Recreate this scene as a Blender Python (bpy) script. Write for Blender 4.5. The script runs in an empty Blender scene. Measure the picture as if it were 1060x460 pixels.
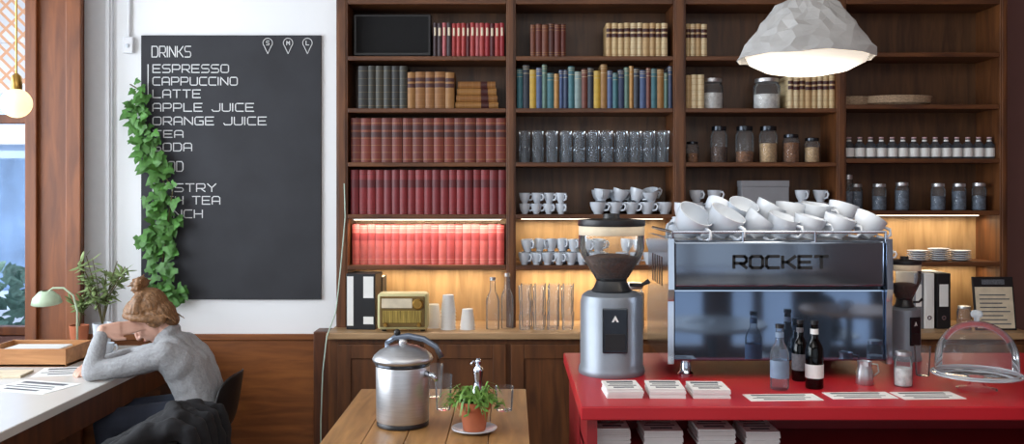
import bpy, bmesh, math, random
from mathutils import Vector, Matrix
rnd = random.Random(7)
PI = math.pi
F = 950.0; ZE = 1.57
C = bpy.context.scene.collection
def X(px, Y): return (px-530)*Y/F
def Z(py, Y): return ZE-(py-200)*Y/F
ORD = ['first','second','third','fourth','fifth','sixth','seventh','eighth','ninth','tenth','eleventh','twelfth','thirteenth','fourteenth','fifteenth','sixteenth','seventeenth','eighteenth','nineteenth','twentieth','twenty-first','twenty-second','twenty-third','twenty-fourth','twenty-fifth','twenty-sixth','twenty-seventh','twenty-eighth','twenty-ninth','thirtieth']
# ---------------------------------------------------------------- materials
def S(r, g, b):
    f = lambda c: (c/255/12.92) if c/255 <= .04045 else ((c/255+.055)/1.055)**2.4
    return (f(r), f(g), f(b))
def base_mat(name):
    m = bpy.data.materials.new(name); m.use_nodes = True
    nt = m.node_tree; return m, nt, nt.nodes['Principled BSDF']
def c4(c, k=1.0): return (min(1, c[0]*k), min(1, c[1]*k), min(1, c[2]*k), 1)
def mat(name, col, rough=.5, metal=0, var=.12, scale=18, stretch=(1,1,1), bump=0, emit=None, es=0, bands=None, gilt=None):
    m, nt, p = base_mat(name); n = nt.nodes; l = nt.links
    tc = n.new('ShaderNodeTexCoord'); mp = n.new('ShaderNodeMapping'); nz = n.new('ShaderNodeTexNoise')
    mp.inputs['Scale'].default_value = stretch; nz.inputs['Scale'].default_value = scale; nz.inputs['Detail'].default_value = 4
    l.new(tc.outputs['Object'], mp.inputs['Vector']); l.new(mp.outputs[0], nz.inputs['Vector'])
    cr = n.new('ShaderNodeValToRGB'); cr.color_ramp.elements[0].position = .3; cr.color_ramp.elements[1].position = .7
    cr.color_ramp.elements[0].color = c4(col, 1-var); cr.color_ramp.elements[1].color = c4(col, 1+var)
    l.new(nz.outputs['Fac'], cr.inputs[0])
    out = cr.outputs[0]
    if bands:
        sx = n.new('ShaderNodeSeparateXYZ'); l.new(tc.outputs['Generated'], sx.inputs[0])
        br = n.new('ShaderNodeValToRGB'); br.color_ramp.interpolation = 'CONSTANT'; e = br.color_ramp.elements
        e[0].position = 0; e[0].color = (0,0,0,1); e[1].position = bands[0][0]; e[1].color = (1,1,1,1)
        for i,(a,wd) in enumerate(bands):
            if i: q = e.new(a); q.color = (1,1,1,1)
            q = e.new(a+wd); q.color = (0,0,0,1)
        l.new(sx.outputs[2], br.inputs[0])
        mx = n.new('ShaderNodeMixRGB'); l.new(br.outputs[0], mx.inputs[0]); l.new(out, mx.inputs[1]); mx.inputs[2].default_value = (*gilt,1); out = mx.outputs[0]
    l.new(out, p.inputs['Base Color'])
    p.inputs['Roughness'].default_value = rough; p.inputs['Metallic'].default_value = metal
    if emit:
        p.inputs['Emission Color'].default_value = (*emit, 1); p.inputs['Emission Strength'].default_value = es
    if bump:
        b = n.new('ShaderNodeBump'); b.inputs['Strength'].default_value = bump; b.inputs['Distance'].default_value = .01
        l.new(nz.outputs['Fac'], b.inputs['Height']); l.new(b.outputs[0], p.inputs['Normal'])
    return m
def wood(name, c1, c2, axis='z', rough=.45, scale=4.0):
    m, nt, p = base_mat(name); n = nt.nodes; l = nt.links
    tc = n.new('ShaderNodeTexCoord'); mp = n.new('ShaderNodeMapping'); nz = n.new('ShaderNodeTexNoise')
    st = {'x': (.12,1,1), 'y': (1,.12,1), 'z': (1,1,.12)}[axis]
    mp.inputs['Scale'].default_value = tuple(a*scale*3 for a in st); nz.inputs['Scale'].default_value = 2; nz.inputs['Detail'].default_value = 6
    nz.inputs['Distortion'].default_value = .6
    l.new(tc.outputs['Object'], mp.inputs['Vector']); l.new(mp.outputs[0], nz.inputs['Vector'])
    cr = n.new('ShaderNodeValToRGB'); cr.color_ramp.elements[0].position = .32; cr.color_ramp.elements[1].position = .68
    cr.color_ramp.elements[0].color = (*c1,1); cr.color_ramp.elements[1].color = (*c2,1)
    l.new(nz.outputs['Fac'], cr.inputs[0]); l.new(cr.outputs[0], p.inputs['Base Color'])
    p.inputs['Roughness'].default_value = rough
    b = n.new('ShaderNodeBump'); b.inputs['Strength'].default_value = .08
    l.new(nz.outputs['Fac'], b.inputs['Height']); l.new(b.outputs[0], p.inputs['Normal'])
    return m
def glass(name, tint=(1,1,1), refl=.9, dens=.0, blend=.16):
    m, nt, p = base_mat(name); n = nt.nodes; l = nt.links; n.remove(p)
    out = [x for x in n if x.type == 'OUTPUT_MATERIAL'][0]
    t = n.new('ShaderNodeBsdfTransparent'); t.inputs[0].default_value = (*tint,1)
    g = n.new('ShaderNodeBsdfGlossy'); g.inputs['Roughness'].default_value = .04; g.inputs[0].default_value = (refl,refl,refl,1)
    d = n.new('ShaderNodeBsdfDiffuse'); d.inputs[0].default_value = (.8,.86,.92,1)
    lw = n.new('ShaderNodeLayerWeight'); lw.inputs['Blend'].default_value = blend
    mx = n.new('ShaderNodeMixShader'); l.new(lw.outputs['Fresnel'], mx.inputs[0]); l.new(t.outputs[0], mx.inputs[1]); l.new(g.outputs[0], mx.inputs[2])
    m2 = n.new('ShaderNodeMixShader'); m2.inputs[0].default_value = dens
    l.new(mx.outputs[0], m2.inputs[1]); l.new(d.outputs[0], m2.inputs[2]); l.new(m2.outputs[0], out.inputs[0])
    return m
M = {}
M['shelf_wood'] = wood('shelf_wood', S(70,37,17), S(112,67,33), 'x')
M['up_wood'] = wood('upright_wood', S(72,39,18), S(116,70,35), 'z')
M['back_wood'] = wood('back_wood', S(64,39,21), S(100,66,38), 'z')
M['back_lit'] = wood('lit_back_wood', S(150,118,80), S(186,152,108), 'z')  # paler copy of the back wood, strip-light glow put into its colour
M['cab_wood'] = wood('cabinet_wood', S(76,43,20), S(114,69,34), 'z')
M['wains_wood'] = wood('wainscot_wood', S(112,62,26), S(150,90,42), 'x')
M['dark_wood'] = wood('dark_wood', S(70,38,20), S(104,58,30), 'z')
M['pier_wood'] = wood('pier_wood', S(102,54,25), S(136,77,37), 'z')
M['table_wood'] = wood('table_wood', S(132,94,52), S(176,130,78), 'y')
M['tray_wood'] = wood('tray_wood', S(160,104,60), S(196,140,90), 'x')
M['wicker'] = mat('wicker', S(176,150,122), .8, var=.35, scale=60, stretch=(1,3,4), bump=.6)
M['floor_wood'] = wood('floor_wood', S(110,94,80), S(148,130,112), 'y', .5)
M['ledge_wood'] = wood('ledge_wood', S(150,118,84), S(186,152,112), 'x')
M['white_wall'] = mat('white_wall', S(236,238,240), .7, var=.015, scale=3)
M['white_trim'] = mat('white_trim', S(226,228,232), .5, var=.02)
M['mauve_wall'] = mat('mauve_wall', S(120,84,78), .7, var=.06, scale=4)
M['ceil'] = mat('ceiling_paint', S(200,198,194), .8, var=.03)
M['desk'] = mat('desk_top', S(216,214,210), .25, var=.04, scale=5, stretch=(1,.2,1))
M['black'] = mat('black_plastic', S(24,24,27), .4)
M['matte_black'] = mat('matte_black', S(14,14,16), .9)
M['badge'] = mat('badge_dark', S(26,28,32), .6)
M['board'] = mat('chalkboard', S(46,47,52), .8, var=.16, scale=5)
M['chalk'] = mat('chalk_paint', S(222,223,224), .8, var=.03)
M['chrome'] = mat('chrome', S(200,208,220), .12, 1, var=.03)
M['steel'] = mat('brushed_steel', S(200,201,204), .40, .95, var=.08, stretch=(1,1,14))
M['mirror_panel'] = mat('polished_panel', S(124,135,150), .15, .88, var=.06, scale=3)
M['mirror_low'] = mat('glassy_panel', S(114,132,156), .05, .9, var=.12, scale=3)
M['body_dark'] = mat('dark_body', S(60,64,70), .25, .9)
M['silver'] = mat('silver_paint', S(136,143,152), .42, .5, var=.04)
M['blue_grey'] = mat('blue_grey_metal', S(120,130,146), .3, .7, var=.05)
M['brass'] = mat('brass', S(190,150,80), .3, 1)
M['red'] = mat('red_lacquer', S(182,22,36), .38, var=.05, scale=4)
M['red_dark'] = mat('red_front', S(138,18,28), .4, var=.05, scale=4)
M['porcelain'] = mat('porcelain', S(208,216,226), .2, var=.02)
M['paper'] = mat('paper', S(230,230,228), .8, var=.03)
M['grey_card'] = mat('grey_card', S(140,142,148), .7, var=.05)
M['print'] = mat('print_grey', S(96,98,104), .8, var=.3, scale=120)
M['page'] = mat('page_edges', S(216,200,168), .8, var=.1, scale=60, stretch=(8,1,.2))
M['cream_label'] = mat('cream_label', S(220,206,180), .7)
M['glass'] = glass('clear_glass', (.98,.988,.992), dens=.045, blend=.2)
M['frost'] = glass('stacked_glass', (.975,.98,.985), dens=.07, blend=.2)
M['dome'] = glass('dome_glass', (.985,.99,.995), dens=.03, blend=.17)
M['knob_glass'] = glass('knob_glass', (.85,.9,.93), dens=.34, blend=.12)
M['tumbler'] = glass('tumbler_glass', (.88,.92,.96), dens=.06, blend=.2)
M['bottle_clear'] = glass('pale_bottle_glass', (.82,.87,.92), dens=.06)
M['bottle_blue'] = glass('small_bottle_glass', (.62,.70,.80), dens=.05)
M['dark_glass'] = glass('dark_bottle_glass', (.05,.05,.06), .9, blend=.3)
M['window_glass'] = glass('window_glass', (.97,.98,.99), .5, blend=.1)
M['beans'] = mat('coffee_beans', S(80,52,34), .5, var=.5, scale=90, bump=.8)
M['oats'] = mat('pale_grain', S(190,160,120), .8, var=.3, scale=90, bump=.6)
M['nuts'] = mat('brown_grain', S(132,88,54), .8, var=.4, scale=80, bump=.6)
M['sugar'] = mat('white_sweets', S(216,216,214), .7, var=.25, scale=50, bump=.6)
M['bluegrain'] = mat('blue_grey_tea', S(96,108,124), .7, var=.4, scale=70, bump=.5)
M['leaf'] = mat('ivy_leaf', S(68,118,45), .55, var=.35, scale=30)
M['leaf_lt'] = mat('fresh_leaf', S(104,146,62), .5, var=.35, scale=30)
M['leaf_dusty'] = mat('dusty_leaf', S(126,146,92), .6, var=.3, scale=30)
M['stem'] = mat('stem', S(92,84,50), .7)
M['terracotta'] = mat('terracotta', S(176,98,64), .8, var=.1)
M['soil'] = mat('soil', S(56,40,28), .9, var=.4, scale=60)
M['skin'] = mat('skin', S(212,166,146), .5, var=.05)
M['hair'] = mat('dark_blonde_hair', S(126,90,57), .5, var=.45, scale=60, stretch=(1,3,.6), bump=.5)
M['knit'] = mat('grey_knit', S(158,159,162), .95, var=.12, scale=110, bump=.35)
M['denim'] = mat('dark_denim', S(42,48,64), .85)
M['coat'] = mat('black_coat', S(22,22,26), .9, var=.4, scale=12, bump=.4)
M['eye'] = mat('eye_dark', S(50,36,30), .3)
M['lip'] = mat('lip', S(178,104,96), .5)
M['green_enamel'] = mat('green_enamel', S(188,208,180), .3, var=.05)
M['cable_green'] = mat('pale_cable', S(186,206,190), .5)
M['radio_body'] = mat('radio_cream', S(196,190,140), .4, var=.05)
M['radio_face'] = mat('radio_face', S(120,96,52), .4, .3)
M['grille'] = mat('radio_grille', S(164,140,70), .5, .4, var=.5, scale=160, stretch=(1,1,.05))
M['glow_bulb'] = mat('lit_bulb', S(255,226,170), .4, emit=(1,.80,.50), es=1.1)
M['led'] = mat('led_strip', S(255,240,220), .4, emit=(1,.88,.72), es=2.5)
M['shade'] = mat('crumpled_shade', S(166,165,164), .8, var=.10, scale=14, bump=.4)
M['pink_cap'] = mat('pink_cap', S(206,170,176), .6)
M['ext_wall'] = mat('street_facade', S(196,218,246), .8, var=.08, scale=3)
M['ext_dark'] = mat('street_dark_glass', S(120,150,190), .3, var=.3, scale=2)
M['ext_ground'] = mat('street_paving', S(176,186,202), .8, var=.1)
M['shrub'] = mat('shrub_leaf', S(112,148,138), .7, var=.4, scale=20)
M['blue_label'] = mat('blue_label', S(120,140,164), .6, var=.2)
def blind_mat():
    m, nt, p = base_mat('orange_lattice_fabric'); n = nt.nodes; l = nt.links
    tc = n.new('ShaderNodeTexCoord'); sx = n.new('ShaderNodeSeparateXYZ'); cb = n.new('ShaderNodeCombineXYZ'); mp = n.new('ShaderNodeMapping')
    mp.inputs['Rotation'].default_value = (0,0,PI/4); mp.inputs['Scale'].default_value=(4.5,4.5,4.5)
    ck = n.new('ShaderNodeTexBrick'); ck.inputs['Color1'].default_value=(*S(220,222,226),1); ck.inputs['Color2'].default_value=(*S(200,206,216),1); ck.inputs['Mortar'].default_value=(*S(212,164,132),1)
    ck.inputs['Scale'].default_value=1.2; ck.inputs['Mortar Size'].default_value=.045; ck.offset=0
    l.new(tc.outputs['Object'], sx.inputs[0]); l.new(sx.outputs[0], cb.inputs[0]); l.new(sx.outputs[2], cb.inputs[1])
    l.new(cb.outputs[0], mp.inputs[0]); l.new(mp.outputs[0], ck.inputs['Vector']); l.new(ck.outputs['Color'], p.inputs['Base Color']); p.inputs['Roughness'].default_value=.9
    return m
M['blind'] = blind_mat()
def diffuser_mat():
    m, nt, p = base_mat('lit_diffuser'); n = nt.nodes; l = nt.links
    tc = n.new('ShaderNodeTexCoord'); ln = n.new('ShaderNodeVectorMath'); ln.operation='LENGTH'; mr = n.new('ShaderNodeMapRange')
    l.new(tc.outputs['Object'], ln.inputs[0]); l.new(ln.outputs['Value'], mr.inputs[0])
    mr.inputs[1].default_value=.05; mr.inputs[2].default_value=.2; mr.inputs[3].default_value=1.6; mr.inputs[4].default_value=.5
    p.inputs['Base Color'].default_value=(*S(240,232,218),1); p.inputs['Emission Color'].default_value=(1,.93,.80,1); l.new(mr.outputs[0], p.inputs['Emission Strength'])
    return m
M['glow_diff'] = diffuser_mat()
# ---------------------------------------------------------------- mesh builder
class MB:
    def __init__(s): s.bm = bmesh.new()
    def box(s, x0, x1, y0, y1, z0, z1, b=0, Mx=None, seg=2):
        r = bmesh.ops.create_cube(s.bm, size=1)
        for v in r['verts']:
            v.co = Vector((x0+(v.co.x+.5)*(x1-x0), y0+(v.co.y+.5)*(y1-y0), z0+(v.co.z+.5)*(z1-z0)))
        vs = list(r['verts'])
        if b:
            es = list({e for v in vs for e in v.link_edges})
            rr = bmesh.ops.bevel(s.bm, geom=es, offset=b, segments=seg, affect='EDGES', profile=.5)
            vs = list({v for f in rr['faces'] for v in f.verts} | {v for v in vs if v.is_valid})
        if Mx is not None:
            for v in vs: v.co = Mx @ v.co
        return s
    def lathe(s, prof, seg=20, c=(0,0,0), Mx=None, closed=False):
        rings = []
        for r, z in prof:
            if r < 1e-6: rings.append([s.bm.verts.new((0,0,z))])
            else: rings.append([s.bm.verts.new((r*math.cos(2*PI*i/seg), r*math.sin(2*PI*i/seg), z)) for i in range(seg)])
        pairs = list(zip(rings, rings[1:]))
        if closed: pairs.append((rings[-1], rings[0]))
        for a, b in pairs:
            for i in range(seg):
                j = (i+1) % seg
                if len(a) == 1 and len(b) == 1: continue
                if len(a) == 1: s.bm.faces.new((a[0], b[j], b[i]))
                elif len(b) == 1: s.bm.faces.new((a[i], a[j], b[0]))
                else: s.bm.faces.new((a[i], a[j], b[j], b[i]))
        c = Vector(c)
        for r in rings:
            for v in r:
                if Mx is not None: v.co = Mx @ v.co
                v.co += c
        return s
    def tube(s, pts, rad, seg=8):
        pts = [Vector(p) for p in pts]; n = len(pts)
        if not isinstance(rad, (list, tuple)): rad = [rad]*n
        t0 = (pts[1]-pts[0]).normalized()
        a = Vector((0,0,1)) if abs(t0.z) < .9 else Vector((1,0,0))
        u = t0.cross(a).normalized(); rings = []
        for i in range(n):
            t = ((pts[min(i+1,n-1)]-pts[max(i-1,0)])).normalized()
            u = (u - t*u.dot(t)).normalized(); w = t.cross(u)
            rings.append([s.bm.verts.new(pts[i]+(u*math.cos(2*PI*k/seg)+w*math.sin(2*PI*k/seg))*rad[i]) for k in range(seg)])
        for a, b in zip(rings, rings[1:]):
            for k in range(seg):
                j = (k+1) % seg; s.bm.faces.new((a[k], a[j], b[j], b[k]))
        s.bm.faces.new(rings[0][::-1]); s.bm.faces.new(rings[-1])
        return s
    def prism(s, poly, z0, z1, Mx=None):
        a = [s.bm.verts.new((x,y,z0)) for x,y in poly]; b = [s.bm.verts.new((x,y,z1)) for x,y in poly]; n = len(poly)
        s.bm.faces.new(a[::-1]); s.bm.faces.new(b)
        for i in range(n): s.bm.faces.new((a[i], a[(i+1)%n], b[(i+1)%n], b[i]))
        if Mx is not None:
            for v in a+b: v.co = Mx @ v.co
        return s
    def ell(s, c, r, Mx=None, u=16, v=10):
        if not isinstance(r, (list, tuple)): r = (r,r,r)
        q = bmesh.ops.create_uvsphere(s.bm, u_segments=u, v_segments=v, radius=1)
        for w in q['verts']:
            w.co = Vector((w.co.x*r[0]+c[0], w.co.y*r[1]+c[1], w.co.z*r[2]+c[2]))
            if Mx is not None: w.co = Mx @ w.co
        return s
    def limb(s, pts, rad):
        for p, r in zip(pts, rad): s.ell(p, r)
        for i in range(len(pts)-1): s.tube([pts[i], pts[i+1]], [rad[i], rad[i+1]], 14)
        return s
    def leaf(s, pos, d, nrm, size, outline, fold=.12):
        d = Vector(d).normalized(); n = Vector(nrm); n = (n-d*n.dot(d)); 
        if n.length < 1e-4: n = d.orthogonal()
        n.normalize(); w = d.cross(n); pos = Vector(pos)
        vs = [s.bm.verts.new(pos+(w*x+d*y-n*fold*abs(x)*1.5 - n*fold*y*y)*size) for x, y in outline]
        cc = s.bm.verts.new(pos+(d*.4)*size)
        for i in range(len(vs)): s.bm.faces.new((cc, vs[i], vs[(i+1)%len(vs)]))
    def build(s, name, m, parent=None, smooth=False, loc=None, angle=None):
        bmesh.ops.recalc_face_normals(s.bm, faces=s.bm.faces[:])
        me = bpy.data.meshes.new(name); s.bm.to_mesh(me); s.bm.free()
        if smooth:
            for p in me.polygons: p.use_smooth = True
            if angle:
                try: me.set_sharp_from_angle(angle=math.radians(angle))
                except Exception: pass
        me.materials.append(M[m] if isinstance(m, str) else m)
        o = bpy.data.objects.new(name, me); C.objects.link(o)
        if parent: o.parent = parent
        if loc: o.location = loc
        return o
def tag(o, label, cat, group=None, kind=None):
    o['label'] = label; o['category'] = cat
    if group: o['group'] = group
    if kind: o['kind'] = kind
    return o
def thing(name, label, cat, loc=(0,0,0), rz=0, group=None):
    o = bpy.data.objects.new(name, None); C.objects.link(o); o.empty_display_size = .05
    o.location = loc; o.rotation_euler = (0,0,rz); return tag(o, label, cat, group)
def struct(name, mb, m, parent=None, smooth=False):
    o = mb.build(name, m, parent, smooth); o['kind'] = 'structure'; return o
def dup(root, loc, rot=(0,0,0), label=None, group=None, scale=None):
    r = root.copy(); C.objects.link(r); r.location = loc; r.rotation_euler = rot
    if label: r['label'] = label
    if group: r['group'] = group
    if scale: r.scale = scale if isinstance(scale,(tuple,list)) else (scale,)*3
    for ch in list(root.children):
        c = ch.copy(); C.objects.link(c); c.parent = r
        for g in list(ch.children):
            d = g.copy(); C.objects.link(d); d.parent = c
    return r
def remesh(mb, name, m, parent, voxel=.006, sm=3, disp=0, dscale=.05):
    o = mb.build(name, m, parent)
    md = o.modifiers.new('r','REMESH'); md.mode = 'VOXEL'; md.voxel_size = voxel
    if sm:
        s = o.modifiers.new('s','SMOOTH'); s.factor = .5; s.iterations = sm
    if disp:
        tx = bpy.data.textures.new(name+'_folds','CLOUDS'); tx.noise_scale = dscale
        d = o.modifiers.new('d','DISPLACE'); d.texture = tx; d.strength = disp; d.mid_level = .5
    bpy.context.view_layer.update()
    me = bpy.data.meshes.new_from_object(o.evaluated_get(bpy.context.evaluated_depsgraph_get()))
    o.modifiers.clear(); o.data = me; me.name = name
    for p in me.polygons: p.use_smooth = True
    return o
# squared stroke lettering, built as flat ribbons
GL = {'A':[[(0,0),(0,.82),(.18,1),(.82,1),(1,.82),(1,0)],[(0,.38),(1,.38)]],'C':[[(1,1),(.15,1),(0,.85),(0,.15),(.15,0),(1,0)]],
'D':[[(0,0),(0,1),(.8,1),(1,.8),(1,.2),(.8,0),(0,0)]],'E':[[(1,1),(0,1),(0,0),(1,0)],[(0,.5),(.88,.5)]],'F':[[(1,1),(0,1),(0,0)],[(0,.5),(.88,.5)]],
'G':[[(1,1),(.15,1),(0,.85),(0,.15),(.15,0),(1,0),(1,.5),(.55,.5)]],'H':[[(0,0),(0,1)],[(1,0),(1,1)],[(0,.5),(1,.5)]],'I':[[(0,0),(0,1)]],
'J':[[(1,1),(1,.15),(.85,0),(.15,0),(0,.2)]],'K':[[(0,0),(0,1)],[(0,.5),(.35,.5),(1,1)],[(.35,.5),(1,0)]],'L':[[(0,1),(0,0),(1,0)]],'M':[[(0,0),(0,1),(.5,.4),(1,1),(1,0)]],
'N':[[(0,0),(0,1),(1,0),(1,1)]],'O':[[(.15,0),(0,.15),(0,.85),(.15,1),(.85,1),(1,.85),(1,.15),(.85,0),(.15,0)]],'P':[[(0,0),(0,1),(.85,1),(1,.85),(1,.55),(.85,.4),(0,.4)]],
'R':[[(0,0),(0,1),(.85,1),(1,.85),(1,.55),(.85,.4),(0,.4)],[(.5,.4),(1,0)]],'S':[[(1,1),(.15,1),(0,.85),(0,.65),(.15,.5),(.85,.5),(1,.35),(1,.15),(.85,0),(0,0)]],
'T':[[(0,1),(1,1)],[(.5,1),(.5,0)]],'U':[[(0,1),(0,.15),(.15,0),(.85,0),(1,.15),(1,1)]],'Y':[[(0,1),(.5,.5),(1,1)],[(.5,.5),(.5,0)]]}
def lettering(name, s, m, parent, x0, x1, z0, z1, y, hw=.0022, th=.001):
    gap=.30; adv=[]; p=0
    for ch in s:
        adv.append(p); p += (.65 if ch==' ' else .06 if ch=='I' else 1)+gap
    k=(x1-x0-2*hw)/(p-gap); h=z1-z0-2*hw; i=0
    for word in s.split(' '):
        g=MB()
        for ch in word:
            for st in GL[ch]:
                q=[Vector((x0+hw+(adv[i]+a)*k,0,z0+hw+b*h)) for a,b in st]
                for a,b in zip(q,q[1:]):
                    d=(b-a).normalized(); n=Vector((-d.z,0,d.x)); a2=a-d*hw*.6; b2=b+d*hw*.6
                    vs=[a2+n*hw,a2-n*hw,b2-n*hw,b2+n*hw]
                    f=[g.bm.verts.new((v.x,y-th,v.z)) for v in vs]; bk=[g.bm.verts.new((v.x,y,v.z)) for v in vs]
                    g.bm.faces.new(f)
                    for u in range(4): g.bm.faces.new((f[u],f[(u+1)%4],bk[(u+1)%4],bk[u]))
            i+=1
        i+=1
        g.build(name,m,parent)
# ---------------------------------------------------------------- setting
YW = 5.10; XL=-3.4
struct('floor', MB().box(XL-.1,3.5,-2.1,5.4,-.05,0), 'floor_wood')
struct('ceiling', MB().box(XL-.1,3.5,-2.1,5.4,3.4,3.45), 'ceil')
x90 = X(89,YW); xp = X(30,5.0)
struct('wall_back', MB().box(xp,3.5,5.3,5.4,0,3.4).box(XL-.1,xp,5.3,5.4,0,.74).box(XL-.1,xp,5.3,5.4,3.1,3.4), 'mauve_wall')
struct('trim_1', MB().box(x90,X(347,YW)+.01,YW,5.3,0,3.4), 'white_wall')
struct('trim_2', MB().box(x90,X(118,YW),YW-.025,YW,.78,3.4,.004).box(X(112,YW),X(116,YW),YW-.035,YW-.025,.78,3.4,.003), 'white_trim')
struct('trim_3', MB().box(xp,x90,4.98,5.3,0,3.4,.006).box(X(72,5),X(88,5),4.95,4.98,0,3.4,.006).box(xp,X(42,5),4.955,4.98,0,3.4,.005), 'pier_wood')
struct('trim_4', MB().box(x90,X(326,5),5.02,YW,0,.785,.003).box(x90,X(326,5),5.008,5.02,.765,.80,.004), 'wains_wood')
struct('baseboard_back', MB().box(x90,X(326,5),4.985,5.02,0,.1,.004), 'dark_wood')
struct('trim_5', MB().box(X(326,5),X(345,5),4.96,YW,0,.82,.006), 'dark_wood')
struct('wall_right', MB().box(3.4,3.5,-2,5.3,0,3.4), 'mauve_wall')
struct('wall_left', MB().box(XL-.1,XL,-2,5.3,0,.74).box(XL-.1,XL,-2,5.3,3.05,3.4).box(XL-.1,XL,-2,.3,.74,3.05).box(XL-.1,XL,5.0,5.3,.74,3.05), 'white_wall')
wf = MB()
for y in (.32,1.5,2.68,3.86,4.97): wf.box(XL-.09,XL-.01,y-.03,y+.03,.74,3.05,.005)
for z in (.77,2.02,3.02): wf.box(XL-.085,XL-.015,.3,5.0,z-.025,z+.025,.004)
win = struct('window_1', wf, 'dark_wood')
struct('window_pane', MB().box(XL-.052,XL-.048,.34,4.95,.78,3.0), 'window_glass', win)
wf = MB()   # window in the back wall beside the pier
for x in (XL+.03,xp-.025): wf.box(x-.03,x+.03,5.31,5.39,.74,3.1,.005)
for z in (.77,Z(123,5.3),3.07): wf.box(XL,xp,5.315,5.385,z-.025,z+.025,.004)
win2 = struct('window_2', wf, 'pier_wood')
struct('window_pane', MB().box(XL+.05,xp-.05,5.348,5.352,.79,3.05), 'window_glass', win2)
wf=MB().box(XL,3.4,-2.1,-2,0,.22).box(XL,3.4,-2.1,-2,3.0,3.4)
for a,b in ((XL,-3.0),(-1.5,-1.2),(.3,.5),(1.70,1.95),(2.15,2.22),(2.5,2.75),(3.2,3.4)): wf.box(a,b,-2.1,-2,.22,3.0)
wf.box(XL,3.4,-2.09,-2.01,.72,.78)
struct('wall_front', wf, 'dark_wood')
bl = thing('roman_blind', 'white fabric blind with an orange lattice pattern at the window top', 'blind', (-2.96,5.2,Z(96,5.2)))
g = MB()
for k in range(3): g.box(-.38,.26,-.006-.006*k,.006+.006*k,.0+.28*k,.28+.28*k,.004)
g.build('fabric', 'blind', bl); MB().tube([(-.38,0,.005),(.26,0,.005)],.012).build('bottom_bar','white_trim',bl)
MB().box(-.39,.27,-.03,.03,.83,.88,.005).build('head_rail','white_trim',bl)
# street outside
struct('trim_6', MB().box(-18,XL-.1,-12,24,-.25,-.2).box(XL-.1,12,-12,-2.1,-.25,-.2).box(XL-.1,0,5.4,24,-.25,-.2), 'ext_ground')
bd = thing('street_building', 'pale blue building across the street seen through the window', 'building', (-8,14,-.2))
MB().box(-5,4.5,0,1,0,9).build('facade','ext_wall',bd)
for k in range(6):
    fx = -4.6+k*1.5
    MB().box(fx,fx+1.1,-.04,0,.3,2.3,.02).build('shop_window','ext_dark',bd)
    MB().box(fx+.1,fx+.95,-.04,0,3.5,5.2,.02).build('upper_window','ext_dark',bd)
MB().box(-5,4.5,-.12,0,2.5,2.8,.02).build('cornice','white_trim',bd)
def blob_plant(name,label,loc,r,h,n):
    t = thing(name,label,'shrub',loc)
    s = MB(); s.tube([(0,0,0),(0,0,h*.5)],.03); s.build('trunk','stem',t)
    f = MB()
    for i in range(n):
        a=rnd.uniform(0,2*PI); q=rnd.uniform(0,1)**.5*r; p=(q*math.cos(a),q*math.sin(a),rnd.uniform(.15,1)*h)
        f.leaf(p,(rnd.uniform(-1,1),rnd.uniform(-1,1),rnd.uniform(-.3,1)),(rnd.uniform(-1,1),-1,rnd.uniform(0,1)),.14,[(0,0),(.3,.3),(.2,.7),(0,1),(-.2,.7),(-.3,.3)])
    f.build('foliage','shrub',t)
blob_plant('street_shrub','leafy green shrub outside the window at the left edge',(-4.1,7.2,-.2),.5,1.15,420)
# ---------------------------------------------------------------- chalkboard
cb = thing('chalkboard', 'tall dark grey drinks menu board with white lettering on the white wall', 'menu board', (0,YW,0))
bx0,bx1,bz0,bz1 = X(147,YW),X(333,YW),Z(310,YW),Z(37,YW)
MB().box(bx0,bx1,-.016,0,bz0,bz1,.003).build('panel','board',cb)
LN = [('DRINKS',158,199,48,60),('ESPRESSO',159,238,67,76),('CAPPUCCINO',159,247,80,89),('LATTE',159,209,93,102),('APPLE JUICE',159,264,107,116),('ORANGE JUICE',159,277,121,130),('TEA',159,191,135,143),('SODA',159,200,148,157),('FOOD',158,191,167,178),('PASTRY',159,225,190,199),('HIGH TEA',159,229,203,212),('LUNCH',159,211,217,226)]
for s,a,b,c,d in LN: lettering('lettering',s,'chalk',cb,X(a,YW),X(b,YW),Z(d,YW),Z(c,YW),-.016,.0027)
MB().box(X(154,YW),X(155,YW),-.0175,-.016,Z(102,YW),Z(67,YW)).build('rule_line','chalk',cb)
for s,px in (('S',278),('M',299),('L',319)):
    cx, cz = X(px,YW), Z(45,YW); r=.026; pts=[]
    for k in range(25):
        a = math.radians(-40+260*k/24); pts.append((cx+r*math.cos(a),-.017,cz+r*math.sin(a)))
    pts = [(cx,-.017,cz-.06)]+pts+[(cx,-.017,cz-.06)]
    MB().tube(pts,.0021,6).build('pin_outline','chalk',cb)
    lettering('size_letter',s,'chalk',cb,cx-.010,cx+.010,cz-.013,cz+.013,-.016,.0021)
ic = thing('wall_intercom','small white box with a cable on the white wall above the ivy','wall box',(X(132,YW-.03),YW-.0,Z(52,YW)))
MB().box(-.03,.03,-.03,0,-.02,.07,.008).build('case','white_trim',ic); MB().tube([(0,-.012,.07),(.005,-.012,.4),(-.02,-.012,.8)],.008).build('cable','white_trim',ic)
MB().ell((0,-.032,.02),(.012,.006,.012)).build('button','porcelain',ic)
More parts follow.
